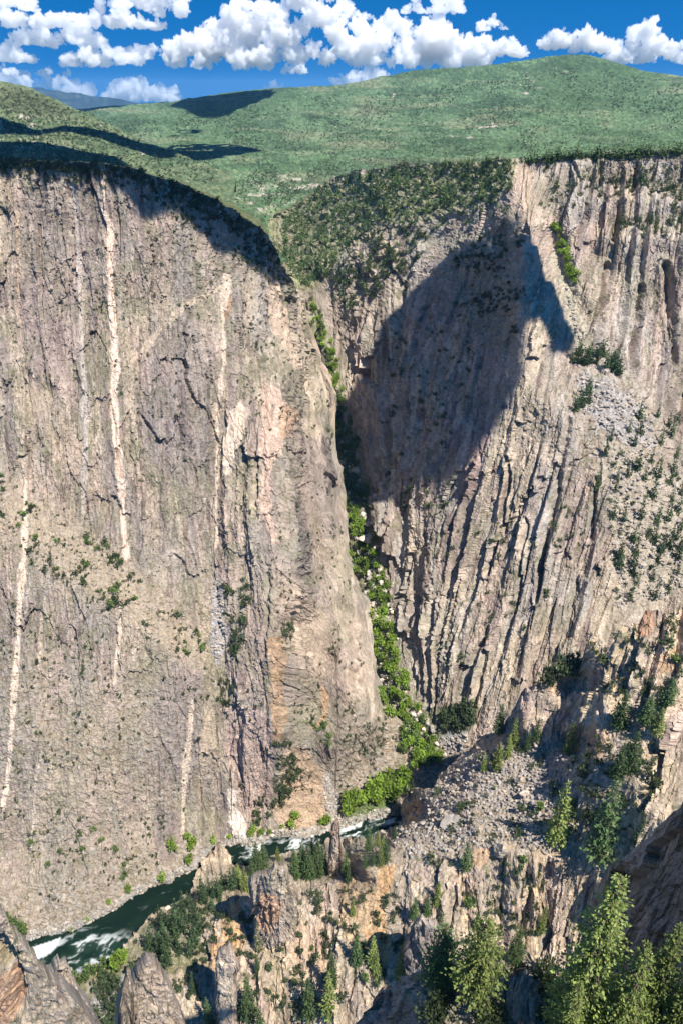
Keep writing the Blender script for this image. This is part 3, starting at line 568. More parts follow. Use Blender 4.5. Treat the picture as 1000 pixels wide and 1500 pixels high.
# ------------------------------------------------------------------ single rocks standing on the near slopes
def rock(name, u0, u1, top, vbot, Y0, bulge, label, cat, mat=NEAR, colour=None, relief=None, lean=0., q=1.0, fold=None, seed=0, back=True, **props):
    tc = curve(top); uc = (u0 + u1) / 2; hw = (u1 - u0) / 2.
    if callable(Y0): inv = Y0
    else:
        def inv(U, V):
            qq = np.clip((U - uc) / hw, -1, 1)
            return Y0 + bulge * (1 - np.sqrt(1 - np.abs(qq) ** 2.0 * .999)) - lean * (V - tc(U))
    b = bulge
    o = sheet('rock', name, u0, u1, tc, lambda u: np.full(np.shape(u), float(vbot)), inv, relief, colour, mat,
              fold or [(b * .15, b * .05), (b * .4, b * .2), (b * .8, b * .6), (b * 1.3, b * 1.6), (b * 1.6, b * 3)], seed=seed, edge=2.0, q=q, label=label, category=cat, **props)
    return o
stone = lambda p, sd, lean=0., amp=1., cl=.9, saw=None, sw=5, asp=.6, ro=1.2: rock_relief(cl, lambda u, v: lean * (v - 1300), sd, amp=amp, rough=ro, facet=2.5, px=p, swell=sw, asp=asp)
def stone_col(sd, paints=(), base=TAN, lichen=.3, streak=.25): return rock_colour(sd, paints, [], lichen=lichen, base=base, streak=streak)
rock('rock_pinnacle', 367, 438, [(367,1310),(370,1290),(376,1283),(394,1277),(403,1266),(419,1269),(424,1288),(432,1296),(438,1320)], 1395, 288, 10, 'square grey pinnacle with an orange face split by a dark slot', 'rock', ROCK,
     stone_col(1001, [(polymask([[(376,1312),(412,1306),(410,1340),(398,1368),(376,1368)]], 1), (.60,.36,.22), .85), (polymask([[(374,1327),(410,1326),(408,1331),(378,1332)]], 0), (.05,.035,.03), .9)]), stone(1.2, 1002, .05), seed=11)
rock('rock_column', 319, 349, [(319,1420),(321,1398),(326,1389),(338,1387),(344,1394),(349,1425)], 1560, 256, 6, 'tall pale stone column with a flat cap below the river bend', 'rock', ROCK, stone_col(1011, [], PALE * .85), stone(1.1, 1012, .02), seed=12)
rock('rock_boulder', 592, 640, [(592,1392),(597,1368),(606,1356),(616,1350),(634,1350),(640,1372)], 1450, 250, 8, 'dark fluted block with pale top beside the ledge pines', 'boulder', ROCK, stone_col(1021, [(polymask([[(592,1360),(630,1362),(622,1425),(592,1420)]], 2), BROWN, .7)], GREY), stone(1.1, 1022, -.2, 1.3), seed=13)
rock('rock_tower', 483, 504, [(483,1240),(485,1214),(489,1206),(496,1205),(498,1232),(504,1250)], 1280, 343, 6, 'slim brown rock tower standing against the far rapids', 'rock', ROCK, stone_col(1031, [(polymask([[(484,1203),(499,1203),(499,1222),(486,1224)]], 1), (.42,.27,.19), .8)]), stone(.7, 1032), seed=14)
rock('rock_outcrop', -70, 152, [(-70,1330),(0,1346),(10,1351),(22,1367),(40,1388),(55,1411),(62,1427),(75,1441),(100,1456),(125,1482),(152,1525)], 1660, 38, 5, 'large weathered brown outcrop with a deep dark cleft, beside the rapids', 'rock', NEAR,
     stone_col(1041, [(polymask([[(-10,1440),(25,1425),(36,1460),(20,1500),(-20,1520)]], 3), (.46,.23,.12), .6), (polymask([[(-30,1400),(30,1390),(40,1410),(0,1430)]], 4), (.30,.24,.10), .5)], TAN * 1.08, .2, .1), 
     (lambda base: (lambda U, V: (lambda r: (r[0] - 26 * samp(polymask([[(-20,1385),(8,1372),(22,1392),(30,1425),(36,1455),(26,1490),(14,1492),(22,1455),(10,1425),(-20,1415)]], 3), U + 5 * fbm(U / 12, V / 12, 3, 8), V), r[1]))(base(U, V))))(stone(2.4, 1042, .1, .5, .6, sw=3, asp=.14, ro=1.4)), seed=15, q=.9)
rock('rock_cone', 66, 160, [(66,1470),(74,1432),(80,1419),(86,1413),(96,1422),(110,1441),(130,1470),(160,1530)], 1660, 56, 4, 'pale pointed rock leaning beside the cleft outcrop', 'rock', NEAR, stone_col(1051, [], PALE * .88, .2, .0), stone(1.9, 1052, -.2, .32, .6, sw=2, asp=.14, ro=1.6), seed=16)
rock('rock_dome', 172, 272, [(172,1510),(176,1478),(184,1456),(196,1441),(206,1424),(215,1413),(227,1418),(240,1430),(252,1452),(263,1485),(272,1530)], 1660, 70, 5, 'broad pale dome of cracked rock above the green slope', 'rock', NEAR, stone_col(1061, [], PALE * .88, .2, .0), stone(1.9, 1062, 0, .34, .6, sw=2, asp=.14, ro=1.7), seed=17)
rock('rock_slab', 176, 197, [(176,1500),(180,1452),(186,1428),(192,1426),(195,1446),(197,1500)], 1600, 67, 1.5, 'thin upright slab leaning on the pale dome', 'rock', NEAR, stone_col(1071, [], GREY), stone(1.8, 1072, -.2, .6), seed=18)
W_inv = tin([[(850,1330,135),(885,1300,114),(900,1275,106),(955,1225,88),(1000,1182,73),(1060,1130,62),(1160,1050,50)], [(850,1450,95),(885,1420,86),(1000,1440,55),(1160,1500,35)], [(850,1600,70),(1000,1600,45),(1160,1600,30)]], 2)
rock('rock_wall', 872, 1160, [(872,1330),(885,1300),(900,1274),(920,1262),(940,1240),(955,1226),(980,1201),(1000,1183),(1060,1130),(1160,1050)], 1580, lambda U, V: 1 / samp(W_inv, U, V), 8, 'smooth dark shaded rock wall rising behind the largest fir', 'rock', NEAR,
     stone_col(1081, [], GREY * .9, .25, .4), rock_relief(.75, lambda u, v: .55 * (v - 1300), 1082, amp=.8, rough=.8, px=2.6, swell=5), fold=[(1, .5), (3, 2.5), (6, 7), (10, 16), (14, 30)], seed=19)

# ------------------------------------------------------------------ clouds
def vn3(x, y, z, seed):
    z0 = np.floor(z); fz = z - z0; fz = fz * fz * (3 - 2 * fz)
    a = vn(x + 31.7 * z0, y + 17.3 * z0, seed); b = vn(x + 31.7 * (z0 + 1), y + 17.3 * (z0 + 1), seed)
    return a + (b - a) * fz
def ico(n):
    bm = bmesh.new(); bmesh.ops.create_icosphere(bm, subdivisions=n, radius=1.0)
    v = np.array([x.co[:] for x in bm.verts]); f = np.array([[x.index for x in p.verts] for p in bm.faces]); bm.free(); return v, f
import bmesh
ICO2 = ico(2)
def vapour(name, density):
    m = bpy.data.materials.new(name); m.use_nodes = True; nt = m.node_tree; nt.nodes.remove(nt.nodes['Principled BSDF'])
    pv = nt.nodes.new('ShaderNodeVolumePrincipled'); pv.inputs['Color'].default_value = (1, 1, 1, 1); pv.inputs['Density'].default_value = density; pv.inputs['Anisotropy'].default_value = .2
    nt.links.new(pv.outputs[0], nt.nodes['Material Output'].inputs['Volume'])
    return m
CLOUD = vapour('cloud_vapour', .0062); SHADE_VAPOUR = vapour('shade_cloud_vapour', .25)  # second one is dense so the unseen shade clouds block the sun
def cloud(top, base, label, n=None, Y=46000., seed=0, rad=(4, 12), flat=.55):
    r = random.Random(seed); us = [p[0] for p in top]; tc = curve(top)
    vs, fs, off = [], [], 0
    width = us[-1] - us[0]
    n = n or max(14, int(width * (base - min(p[1] for p in top)) / 60))
    M = float(mpp(base, Y)); depth = min(width * .35, 50) * M
    def puff(u, v, rr, d):
        nonlocal off
        c = unproj(u, v, Y); c[1] += d
        vs.append(ICO2[0] * np.array([rr * M * r.uniform(1., 1.25), rr * M * 1.1, rr * M * r.uniform(.85, 1.)]) + c); fs.append(ICO2[1] + off); off += len(ICO2[0])
    for k in range(n):
        u = r.uniform(us[0], us[-1]); t = float(tc(u)); hgt = max(base - t, 3)
        rr = max(2.2, min(r.uniform(*rad), hgt * .55 + 1.5, (min(u - us[0], us[-1] - u) + 4)))
        v = t + rr * .9 + (max(hgt - 1.7 * rr, 0)) * (r.random() ** 1.3); d = r.uniform(-.5, .5) * depth
        puff(u, v, rr, d)
        for q in range(5):                      # smaller billows round each large one
            a, e = r.uniform(0, 6.28), r.uniform(-.2, 1.3); s = rr * r.uniform(.28, .55)
            puff(u + math.cos(a) * math.cos(e) * rr * .95, v - math.sin(e) * rr * .9, s, d - abs(math.sin(a)) * math.cos(e) * rr * M * .9)
    co = np.concatenate(vs); zb = float(unproj(0, base, Y)[2]); co[:, 2] = np.where(co[:, 2] < zb, zb - (zb - co[:, 2]) * .15, co[:, 2])
    me = new_mesh('puffs', co, faces3=np.concatenate(fs)); o = bpy.data.objects.new('puffs', me); COL.objects.link(o)
    md = o.modifiers.new('fuse', 'REMESH'); md.mode = 'VOXEL'; md.voxel_size = M * .9
    dg = bpy.context.evaluated_depsgraph_get(); dg.update(); ev = o.evaluated_get(dg).to_mesh()
    N = len(ev.vertices); co = np.zeros(N * 3, np.float32); ev.vertices.foreach_get('co', co); co = co.reshape(-1, 3); no = np.zeros(N * 3, np.float32); ev.vertices.foreach_get('normal', no); no = no.reshape(-1, 3)
    fq = np.zeros(len(ev.polygons) * 4, np.int32); ev.loops.foreach_get('vertex_index', fq); fq = fq.reshape(-1, 4)
    o.evaluated_get(dg).to_mesh_clear(); bpy.data.objects.remove(o)
    q = co / M + seed * 13.7
    b = 0
    for sc, am, sd in ((11., 4.2, 3), (5.2, 2.6, 5), (2.4, 1.4, 7), (1.3, .8, 9)):
        b = b + am * (np.abs(vn3(q[:, 0] / sc, q[:, 1] / sc, q[:, 2] / sc, sd) * 2 - 1) * 2.4 - .9)
    low = sst(zb, zb + 6 * M, co[:, 2])
    co = co + no * (b * (.35 + .65 * low) * M)[:, None]
    me = new_mesh('cloud', co, fq, mats=[CLOUD], smooth=True)
    return link('cloud', me, label=label, category='cloud', group='cumulus clouds over the horizon')
cloud([(282,85),(296,45),(312,15),(340,2),(375,-12),(395,5),(420,-25),(470,-40),(515,-30),(527,5),(545,30),(575,14),(600,35),(628,28),(645,20),(660,50),(672,55)], 103, 'largest piled white cumulus cloud with grey folds over the hill crest', n=150, seed=1, rad=(6, 17))
cloud([(640,70),(675,58),(700,50),(725,55),(745,62),(766,74)], 84, 'flat tail of cloud trailing from the largest cumulus', seed=2)
cloud([(655,85),(675,78),(700,76),(718,84)], 97, 'small bright cloud just clear of the wooded hill slope', seed=3)
cloud([(88,88),(118,74),(150,70),(172,62),(200,68),(232,64),(252,72),(268,84)], 98, 'long low row of white puffs left of the largest cumulus', seed=4, n=46)
cloud([(78,60),(98,42),(112,34),(130,36),(150,52)], 72, 'rounded cloud under the grey streak', seed=5)
cloud([(158,136),(175,120),(188,118),(202,112),(214,122),(228,127),(246,125),(263,141)], 150, 'white cloud low over the dark far ridge', seed=6)
cloud([(-40,85),(0,90),(22,96),(42,112),(58,98),(82,97),(104,114),(124,120),(140,134)], 142, 'white cloud bank rising behind the far blue mountain', seed=7, n=60)
cloud([(140,0),(155,-25),(210,-40),(262,-25),(275,10)], 24, 'bright cloud cut by the top edge, left of the largest cumulus', seed=8, n=60)
cloud([(243,70),(262,52),(285,48),(310,58),(336,72)], 83, 'white cloud with flat grey base hugging the largest cumulus', seed=9)
cloud([(360,95),(366,76),(376,67),(386,78),(393,95)], 102, 'small upright puff below the largest cumulus', seed=10)
cloud([(411,100),(424,93),(438,96),(449,103)], 107, 'thin flat puff below the largest cumulus', seed=11, rad=(3, 7))
cloud([(388,126),(396,119),(405,119),(411,126)], 130, 'tiny puff touching the shaded hilltop', seed=12, rad=(3, 6))
cloud([(790,62),(800,50),(812,42),(824,45),(832,54)], 73, 'loose wispy cloud above the highest summit', seed=13)
cloud([(834,64),(843,46),(856,40),(870,50),(884,54),(894,68)], 77, 'middle cloud of the three over the summit', seed=14)
cloud([(886,82),(900,62),(914,52),(926,38),(944,28),(960,32),(968,52),(984,60),(996,72),(1006,84)], 94, 'tall cumulus right of the summit', seed=15, n=60)
cloud([(702,40),(714,27),(722,22),(734,32),(743,39)], 44, 'small lone cloud in clear blue', seed=16, rad=(3, 8))
cloud([(622,16),(640,0),(655,-12),(672,-2),(676,12)], 20, 'small cloud touching the top edge, right of the largest cumulus', seed=17)
cloud([(588,16),(598,4),(606,-4),(614,4),(618,16)], 20, 'smallest puff at the top edge, beside the largest cumulus', seed=18, rad=(3, 8))
cloud([(488,118),(505,110),(530,104),(560,106),(582,116)], 125, 'low white cloud bank lying along the hill crest', seed=19)
cloud([(-40,60),(0,62),(18,66),(36,76),(52,86)], 92, 'white cloud at the frame edge above the bank', seed=20)
cloud([(12,56),(28,46),(48,44),(66,50),(76,60)], 68, 'grey soft cloud left of the rounded one', seed=21)
cloud([(-60,12),(0,14),(60,20),(120,16),(180,22),(240,34)], 42, 'long grey flat cloud streak in the upper sky', seed=22, n=70, rad=(6, 11))
cloud([(-40,-10),(0,-14),(30,-10),(50,6)], 16, 'bright cloud in the upper corner of the sky', seed=23)

def shade_cloud(outline, inv, h, label, cells=70, thick=50.):
    """an unseen cloud overhead, shaped to cast a shadow: its outline is the shadow it throws, carried up the sun's direction"""
    us = [p[0] for p in outline]; vs = [p[1] for p in outline]
    u, v = np.meshgrid(np.arange(min(us), max(us), .8), np.arange(min(vs), max(vs), .8)); m = samp(polymask([outline], 0), u, v) > .5
    u, v = u[m], v[m]; Y = 1 / samp(inv, u, v) if not callable(inv) else inv(u, v)
    p = unproj(u, v, Y); k = (p + SUN * ((h - p[:, 2]) / SUN[2])[:, None])[:, :2]
    lo = k.min(0) - 5; hi = k.max(0) + 5; st = max(hi - lo) / cells; lo -= 4 * st; hi += 4 * st
    xs = np.arange(lo[0], hi[0] + st, st); ys = np.arange(lo[1], hi[1] + st, st); X, Yg = np.meshgrid(xs, ys)
    hit = np.zeros(X.shape); hit[np.round((k[:, 1] - lo[1]) / st).astype(int), np.round((k[:, 0] - lo[0]) / st).astype(int)] = 1
    ins = blur(hit, 1) + .22 * fbm(X / st / 5, Yg / st / 5, 3, 41) > .42
    e = blur(ins.astype(float), 4)
    zt = h + thick * (e - .3) * (1 + .6 * fbm(X / st / 9, Yg / st / 9, 3, 45)); zb = h - .12 * thick * e
    H, W = X.shape; T = np.stack([X, Yg, np.maximum(zt, zb + 2)], -1).reshape(-1, 3); B = np.stack([X, Yg, zb], -1).reshape(-1, 3); n = H * W
    ii = np.arange(n).reshape(H, W); q = np.stack([ii[:-1, :-1], ii[:-1, 1:], ii[1:, 1:], ii[1:, :-1]], -1)
    cell = ins[:-1, :-1] & ins[:-1, 1:] & ins[1:, 1:] & ins[1:, :-1]
    f = [q[cell], q[cell][:, ::-1] + n]
    for ax, d, (a, b) in ((0, 1, (3, 2)), (0, -1, (1, 0)), (1, 1, (2, 1)), (1, -1, (0, 3))):
        nb = np.roll(cell, -d, axis=ax); edge_ = cell & ~nb; c = q[edge_]
        f.append(np.stack([c[:, a], c[:, b], c[:, b] + n, c[:, a] + n], -1))
    me = new_mesh('cloud', np.concatenate([T, B]), np.concatenate(f), mats=[SHADE_VAPOUR], smooth=True)
    return link('cloud', me, label=label, category='cloud', group='unseen overhead clouds shaped to shade the land')
shade_cloud([(772,334),(745,336),(700,352),(655,372),(625,410),(600,440),(562,472),(545,520),(525,580),(505,605),(460,604),(452,618),(488,640),(490,690),(492,735),(515,752),(545,752),(560,738),(590,742),(640,728),(690,672),(725,628),(756,570),(763,558),(768,500),(772,455),(795,480),(810,520),(838,516),(842,492),(815,448),(795,400),(780,345)], R_inv, 1060., 'unseen overhead cloud whose shadow falls on the buttress across the gulch', 120)
shade_cloud([(-160,222),(-160,262),(0,262),(60,256),(140,262),(185,276),(203,314),(222,322),(240,312),(262,316),(282,330),(300,352),(322,378),(345,382),(372,396),(402,414),(440,432),(460,436),(440,400),(410,372),(385,330),(350,300),(310,278),(250,252),(190,232),(100,222),(0,216)], L_inv, 1060., 'unseen overhead cloud whose shadow darkens the near rim', 120)
shade_cloud([(-120,160),(0,168),(30,180),(48,190),(100,184),(150,193),(200,206),(250,215),(262,220),(258,232),(235,230),(200,221),(150,205),(100,193),(50,197),(0,198),(-120,198)], H_inv, 1500., 'unseen overhead cloud whose shadow bands the low hill', 80)
shade_cloud([(240,214),(300,211),(350,211),(388,222),(320,235),(270,239),(240,230)], E_inv, 1500., 'unseen overhead cloud whose shadow ends in the valley head', 60)
shade_cloud([(-120,206),(60,208),(110,221),(170,231),(196,244),(100,250),(-120,245)], H_inv, 1500., 'unseen overhead cloud whose shadow lies behind the rim', 60)
shade_cloud([(248,152),(265,144),(330,137),(400,131),(406,136),(380,148),(348,160),(322,170),(292,168),(276,159)], E_inv, 1700., 'unseen overhead cloud whose shadow crosses the distant crest', 60)
shade_cloud([(238,200),(262,191),(305,190),(292,199),(252,206)], E_inv, 1500., 'small unseen overhead cloud shading a patch of upland', 40)
shade_cloud([(60,150),(280,140),(300,190),(60,196)], lambda u, v: 9000. - (v - 150) * 30, 2400., 'unseen overhead cloud that shades the dark far ridge', 50)

# ------------------------------------------------------------------ air
def haze():
    m = bpy.data.materials.new('clear_air'); m.use_nodes = True; nt = m.node_tree; nt.nodes.remove(nt.nodes['Principled BSDF'])
    pv = nt.nodes.new('ShaderNodeVolumePrincipled'); pv.inputs['Color'].default_value = (.26, .58, 1., 1); pv.inputs['Density'].default_value = 1.7e-5; pv.inputs['Anisotropy'].default_value = .0
    nt.links.new(pv.outputs[0], nt.nodes['Material Output'].inputs['Volume'])
    x0, x1, y0, y1, z0, z1 = -21000, 21000, -3000, 38000, -268., 880.
    co = np.array([(x, y, z) for z in (z0, z1) for y in (y0, y1) for x in (x0, x1)], float)
    f = [[0,2,3,1],[4,5,7,6],[0,1,5,4],[2,6,7,3],[0,4,6,2],[1,3,7,5]]
    link('haze', new_mesh('haze', co, f, mats=[m]), kind='stuff')
HAZE = True
if HAZE: haze()
# ------------------------------------------------------------------ plants
def leaf_material(name, rgb, rough=.7):
    m, nt, b = nodes(name); N = nt.nodes; L = nt.links
    a = N.new('ShaderNodeAttribute'); a.attribute_name = 'tint'
    oi = N.new('ShaderNodeObjectInfo')
    r = N.new('ShaderNodeMapRange'); r.inputs['To Min'].default_value = .72; r.inputs['To Max'].default_value = 1.3; L.new(oi.outputs['Random'], r.inputs[0])
    mx = N.new('ShaderNodeMix'); mx.data_type = 'RGBA'; mx.blend_type = 'MULTIPLY'; mx.inputs['Factor'].default_value = 1
    L.new(a.outputs['Color'], mx.inputs['A']); mx.inputs['B'].default_value = (*rgb, 1)
    hs = N.new('ShaderNodeHueSaturation'); L.new(mx.outputs['Result'], hs.inputs['Color']); L.new(r.outputs[0], hs.inputs['Value'])
    L.new(hs.outputs[0], b.inputs['Base Color']); b.inputs['Roughness'].default_value = rough
    tr = N.new('ShaderNodeBsdfTranslucent'); L.new(hs.outputs[0], tr.inputs['Color'])
    ms = N.new('ShaderNodeMixShader'); ms.inputs[0].default_value = .36; L.new(b.outputs[0], ms.inputs[1]); L.new(tr.outputs[0], ms.inputs[2]); L.new(ms.outputs[0], N['Material Output'].inputs['Surface'])
    return m
FIR_G = leaf_material('fir_needles', (.29, .35, .11)); PINE_G = leaf_material('pine_needles', (.12, .185, .075)); DARK_G = leaf_material('dark_needles', (.085, .135, .06))
LIME_G = leaf_material('cottonwood_leaves', (.27, .39, .06)); SHRUB_G = leaf_material('shrub_leaves', (.10, .135, .06)); SAGE_G = leaf_material('scrub_leaves', (.13,.165,.10)); MID_G = leaf_material('oak_leaves', (.15, .22, .06))
m_, nt_, BARK_b = nodes('bark'); BARK = m_; BARK_b.inputs['Base Color'].default_value = (.16, .115, .08, 1); BARK_b.inputs['Roughness'].default_value = .9
nz_ = nt_.nodes.new('ShaderNodeTexNoise'); nz_.inputs['Scale'].default_value = 3; cr_ = nt_.nodes.new('ShaderNodeValToRGB'); cr_.color_ramp.elements[0].color = (.09, .06, .045, 1); cr_.color_ramp.elements[1].color = (.24, .18, .13, 1)
nt_.links.new(nz_.outputs['Fac'], cr_.inputs[0]); nt_.links.new(cr_.outputs[0], BARK_b.inputs['Base Color'])
m_, nt_, b_ = nodes('dead_wood'); DEAD = m_; b_.inputs['Base Color'].default_value = (.36, .34, .31, 1)

def tubes(segs, sides=5):
    vs, fs, off = [], [], 0
    for pts, rads in segs:
        pts = np.array(pts, float)
        for i, (p, r) in enumerate(zip(pts, rads)):
            d = pts[min(i + 1, len(pts) - 1)] - pts[max(i - 1, 0)]; d /= np.linalg.norm(d) + 1e-9
            a = np.cross(d, [.3, .9, .2]); a /= np.linalg.norm(a) + 1e-9; b = np.cross(d, a)
            for k in range(sides):
                t = 2 * math.pi * k / sides; vs.append(p + r * (a * math.cos(t) + b * math.sin(t)))
        for i in range(len(pts) - 1):
            for k in range(sides):
                x = off + i * sides; fs.append((x + k, x + (k + 1) % sides, x + sides + (k + 1) % sides, x + sides + k))
        off += len(pts) * sides
    return np.array(vs), np.array(fs)
def leaves(P, S, rng, up=.35, along=None, elong=1.6):
    """one leaf-spray quad per point"""
    n = len(P); d = rng.normal(size=(n, 3)); 
    if along is not None: d = d * .55 + along
    d /= np.linalg.norm(d, axis=1, keepdims=True); nn = rng.normal(size=(n, 3)); nn[:, 2] += up * 3; w = np.cross(d, nn); w /= np.linalg.norm(w, axis=1, keepdims=True) + 1e-9
    S = S[:, None]; a = d * S * elong; b = w * S * .62
    V = np.stack([P - a * .35, P + b + a * .15, P + a, P - b + a * .15], 1).reshape(-1, 3)
    return V, np.arange(4 * n).reshape(n, 4)
def conifer(seed, levels, nbr, ncl, wid, size, mat, bare=.12, droop=.25, ragged=.35, taper=.8):
    rng = np.random.RandomState(seed); P, S, A, T = [], [], [], []; segs = [([(0, 0, -.02), (0, 0, .35), (0, 0, .7), (0, 0, .985)], [.018, .014, .008, .002])]
    for l in range(levels):
        z = bare + (1 - bare) * (l + rng.rand() * .6) / levels
        if z > .99: continue
        n = max(3, int(nbr * (1.1 - .6 * z)))
        for k in range(n):
            az = 2 * math.pi * (k + rng.rand()) / n + l * 2.4
            Lb = wid * ((1 - z) ** taper * (.92 if z > bare + .12 else .55 + 3 * (z - bare)) + .018) * (1 - ragged * rng.rand())
            o = np.array([math.cos(az), math.sin(az), 0]); m = max(1, int(ncl * (Lb / wid + .15)))
            for j in range(m):
                t = (j + .3 + rng.rand() * .7) / m
                p = np.array([0, 0, z]) + o * Lb * t + np.array([0, 0, -droop * Lb * t * (1.25 - .7 * t)]); p += rng.normal(size=3) * size * .55
                P.append(p); S.append(size * (.7 + .6 * rng.rand()) * (1 - .35 * z)); A.append(o * 1.1 + [0, 0, .1]); T.append(.68 + .6 * rng.rand())
            if levels > 20 and rng.rand() < .5:
                segs.append(([(0, 0, z), tuple(np.array([0, 0, z - droop * Lb * .5]) + o * Lb * .7)], [.004, .0015]))
    P, S, A, T = map(np.array, (P, S, A, T))
    V, Fq = leaves(P, S, rng, along=A)
    crown = new_mesh('crown', V, Fq, mats=[mat], col=np.repeat(T[:, None] * np.array([1., 1., .95]), 4, 0))
    tv, tf = tubes(segs)
    return new_mesh('trunk', tv, tf, mats=[BARK]), crown
def broadleaf(seed, lobes, per, size, mat, w=.5, low=.25, stems=3):
    rng = np.random.RandomState(seed); P, T, A = [], [], []; segs = []
    for l in range(lobes):
        a = rng.rand() * 6.28; r = w * math.sqrt(rng.rand()) * .75; z = low + (1 - low) * (.25 + .6 * rng.rand()) * (1 - .5 * (r / w) ** 2)
        c = np.array([r * math.cos(a), r * math.sin(a), z]); R_ = (.16 + .14 * rng.rand()) * (w / .5) ** .5
        d = rng.normal(size=(per, 3)); d /= np.linalg.norm(d, axis=1, keepdims=True); rr = R_ * (.55 + .5 * rng.rand(per))[:, None]
        P.append(c + d * rr * np.array([1, 1, .8])); A.append(d); T.append((.7 + .5 * rng.rand()) * (.85 + .3 * rng.rand(per)))
        if l < stems * 2: segs.append(([(0, 0, -.03), (c[0] * .3, c[1] * .3, c[2] * .5), tuple(c)], [.022, .014, .004]))
    P, T, A = np.concatenate(P), np.concatenate(T), np.concatenate(A); P[:, 2] = np.maximum(P[:, 2], .02)
    V, Fq = leaves(P, size * (.7 + .6 * rng.rand(len(P))), rng, along=A, elong=1.1)
    crown = new_mesh('crown', V, Fq, mats=[mat], col=np.repeat(T[:, None] * np.ones(3), 4, 0))
    tv, tf = tubes(segs, 4)
    return new_mesh('trunk', tv, tf, mats=[BARK]), crown
def joined(name, pair):
    """small far plant: stem and leaves in one mesh"""
    a, b = pair; co = [np.array([v.co[:] for v in m.vertices]) for m in (a, b)]; f = [np.array([p.vertices[:] for p in m.polygons]) for m in (a, b)]
    t = np.ones((len(co[0]) + len(co[1]), 4), np.float32); buf = np.zeros(len(co[1]) * 4, np.float32); b.color_attributes['tint'].data.foreach_get('color', buf); t[len(co[0]):] = buf.reshape(-1, 4)
    return new_mesh(name, np.concatenate(co), np.concatenate([f[0], f[1] + len(co[0])]), mats=[BARK, b.materials[0]], col=t[:, :3], mi=np.r_[np.zeros(len(f[0])), np.ones(len(f[1]))])

BIG_FIR = [conifer(21, 90, 11, 26, .25, .0105, FIR_G, .08, .32, .6, .55), conifer(22, 80, 11, 26, .28, .0115, FIR_G, .08, .28, .6, .65), conifer(23, 76, 11, 26, .30, .0120, FIR_G, .10, .28, .6, .65)]
BIG_PINE = [conifer(31, 52, 10, 24, .40, .016, FIR_G, .22, .05, .6, .5), conifer(32, 50, 10, 22, .40, .017, PINE_G, .18, .0, .6, .5)]
MID_FIR = [conifer(41 + k, 34, 9, 10, .24 + .03 * k, .026, MID, .07, .25, .4, .75) for k, MID in enumerate((PINE_G, FIR_G, PINE_G))]
SM_FIR = [joined('fir_tree', conifer(51 + k, 14, 7, 5, .24 + .03 * k, .06, DARK_G, .05, .2, .35, .8)) for k in range(4)]
SM_PINE = [joined('pine_tree', conifer(61 + k, 8, 6, 3, .27 + .04 * k, .12, PINE_G, .06, .1, .4, .7)) for k in range(4)]
COTTON = [joined('cottonwood_tree', broadleaf(71 + k, 9, 26, .105, LIME_G, .5, .2)) for k in range(4)]
BUSH = [joined('shrub', broadleaf(81 + k, 6, 18, .14, SHRUB_G, .6, .0)) for k in range(4)]
GBUSH = [joined('shrub', broadleaf(91 + k, 7, 20, .13, MID_G, .6, .0)) for k in range(3)]
TINY = [broadleaf(85 + k, 3, 11, .24, SAGE_G, .6, .0)[1] for k in range(3)]
TINYD = [broadleaf(88 + k, 3, 12, .22, SHRUB_G, .6, .0)[1] for k in range(3)]
NBUSH = [broadleaf(101 + k, 16, 60, .055, SHRUB_G, .6, .0, 5) for k in range(2)]

def metres(px, sh, v, mp): return px * mp / (CP + SP * (750 - v) / F)
def rise(p, hpx):          # height that spans hpx of the survey, seen from the overlook
    zr = (p[2] - CAMZ) / p[1]; t = (zr * CP + SP) / (CP - zr * SP) + hpx / F
    return float(p[1] * (-SP + CP * t) / (CP + SP * t) - p[1] * zr)
def plant(name, u, v, hpx, sh, proto, label, cat, group=None, wide=1.0, sink=.03, parts=False, rz=None, lean=.0):
    if hpx > 24: u = 500 + (u - 500) * (2671 - v) / (2671 - v + .5 * hpx)
    p, mp = at(sh, u, v); h = metres(hpx, sh, v, mp) if hpx < 24 else rise(p, hpx); loc = Vector((p[0], p[1], p[2] - sink * h))
    rz = R.random() * 6.283 if rz is None else rz
    if parts:
        o = bpy.data.objects.new(name, None); COL.objects.link(o); o.empty_display_size = 1
        for part, me in zip(('trunk', 'crown'), proto):
            c = bpy.data.objects.new(part, me); COL.objects.link(c); c.parent = o
    else:
        o = bpy.data.objects.new(name, proto); COL.objects.link(o)
    o.location = loc; o.rotation_euler = (lean * R.uniform(-1, 1), lean * R.uniform(-1, 1), rz); x = hpx * mp * wide; o.scale = (x, x, h)
    o['label'] = label; o['category'] = cat
    if group: o['group'] = group
    return o
def inside(poly, u, v):
    r = False
    for k in range(len(poly)):
        (x1, y1), (x2, y2) = poly[k], poly[k - 1]
        if (y1 > v) != (y2 > v) and u < (x2 - x1) * (v - y1) / (y2 - y1) + x1: r = not r
    return r
def spots(poly, n, gap=3., clump=0.):
    us = [p[0] for p in poly]; vs = [p[1] for p in poly]; out = []; k = 0
    while len(out) < n and k < n * 60:
        k += 1; u = R.uniform(min(us), max(us)); v = R.uniform(min(vs), max(vs))
        if not inside(poly, u, v): continue
        if clump and float(fbm(np.array([u / 22.]), np.array([v / 18.]), 3, 555)[0]) < clump * R.uniform(-.3, .6): continue
        if any(abs(u - a) < gap and abs(v - b) < gap for a, b in out[-250:]): continue
        out.append((u, v))
    return sorted(out, key=lambda q: q[1])
def scatter(name, poly, n, hpx, sh, protos, label, cat, group, gap=3., clump=0., wide=(.85, 1.2), sink=.03):
    for u, v in spots(poly, n, gap, clump):
        plant(name, u, v, R.uniform(*hpx), sh, R.choice(protos), label, cat, group, R.uniform(*wide), sink)
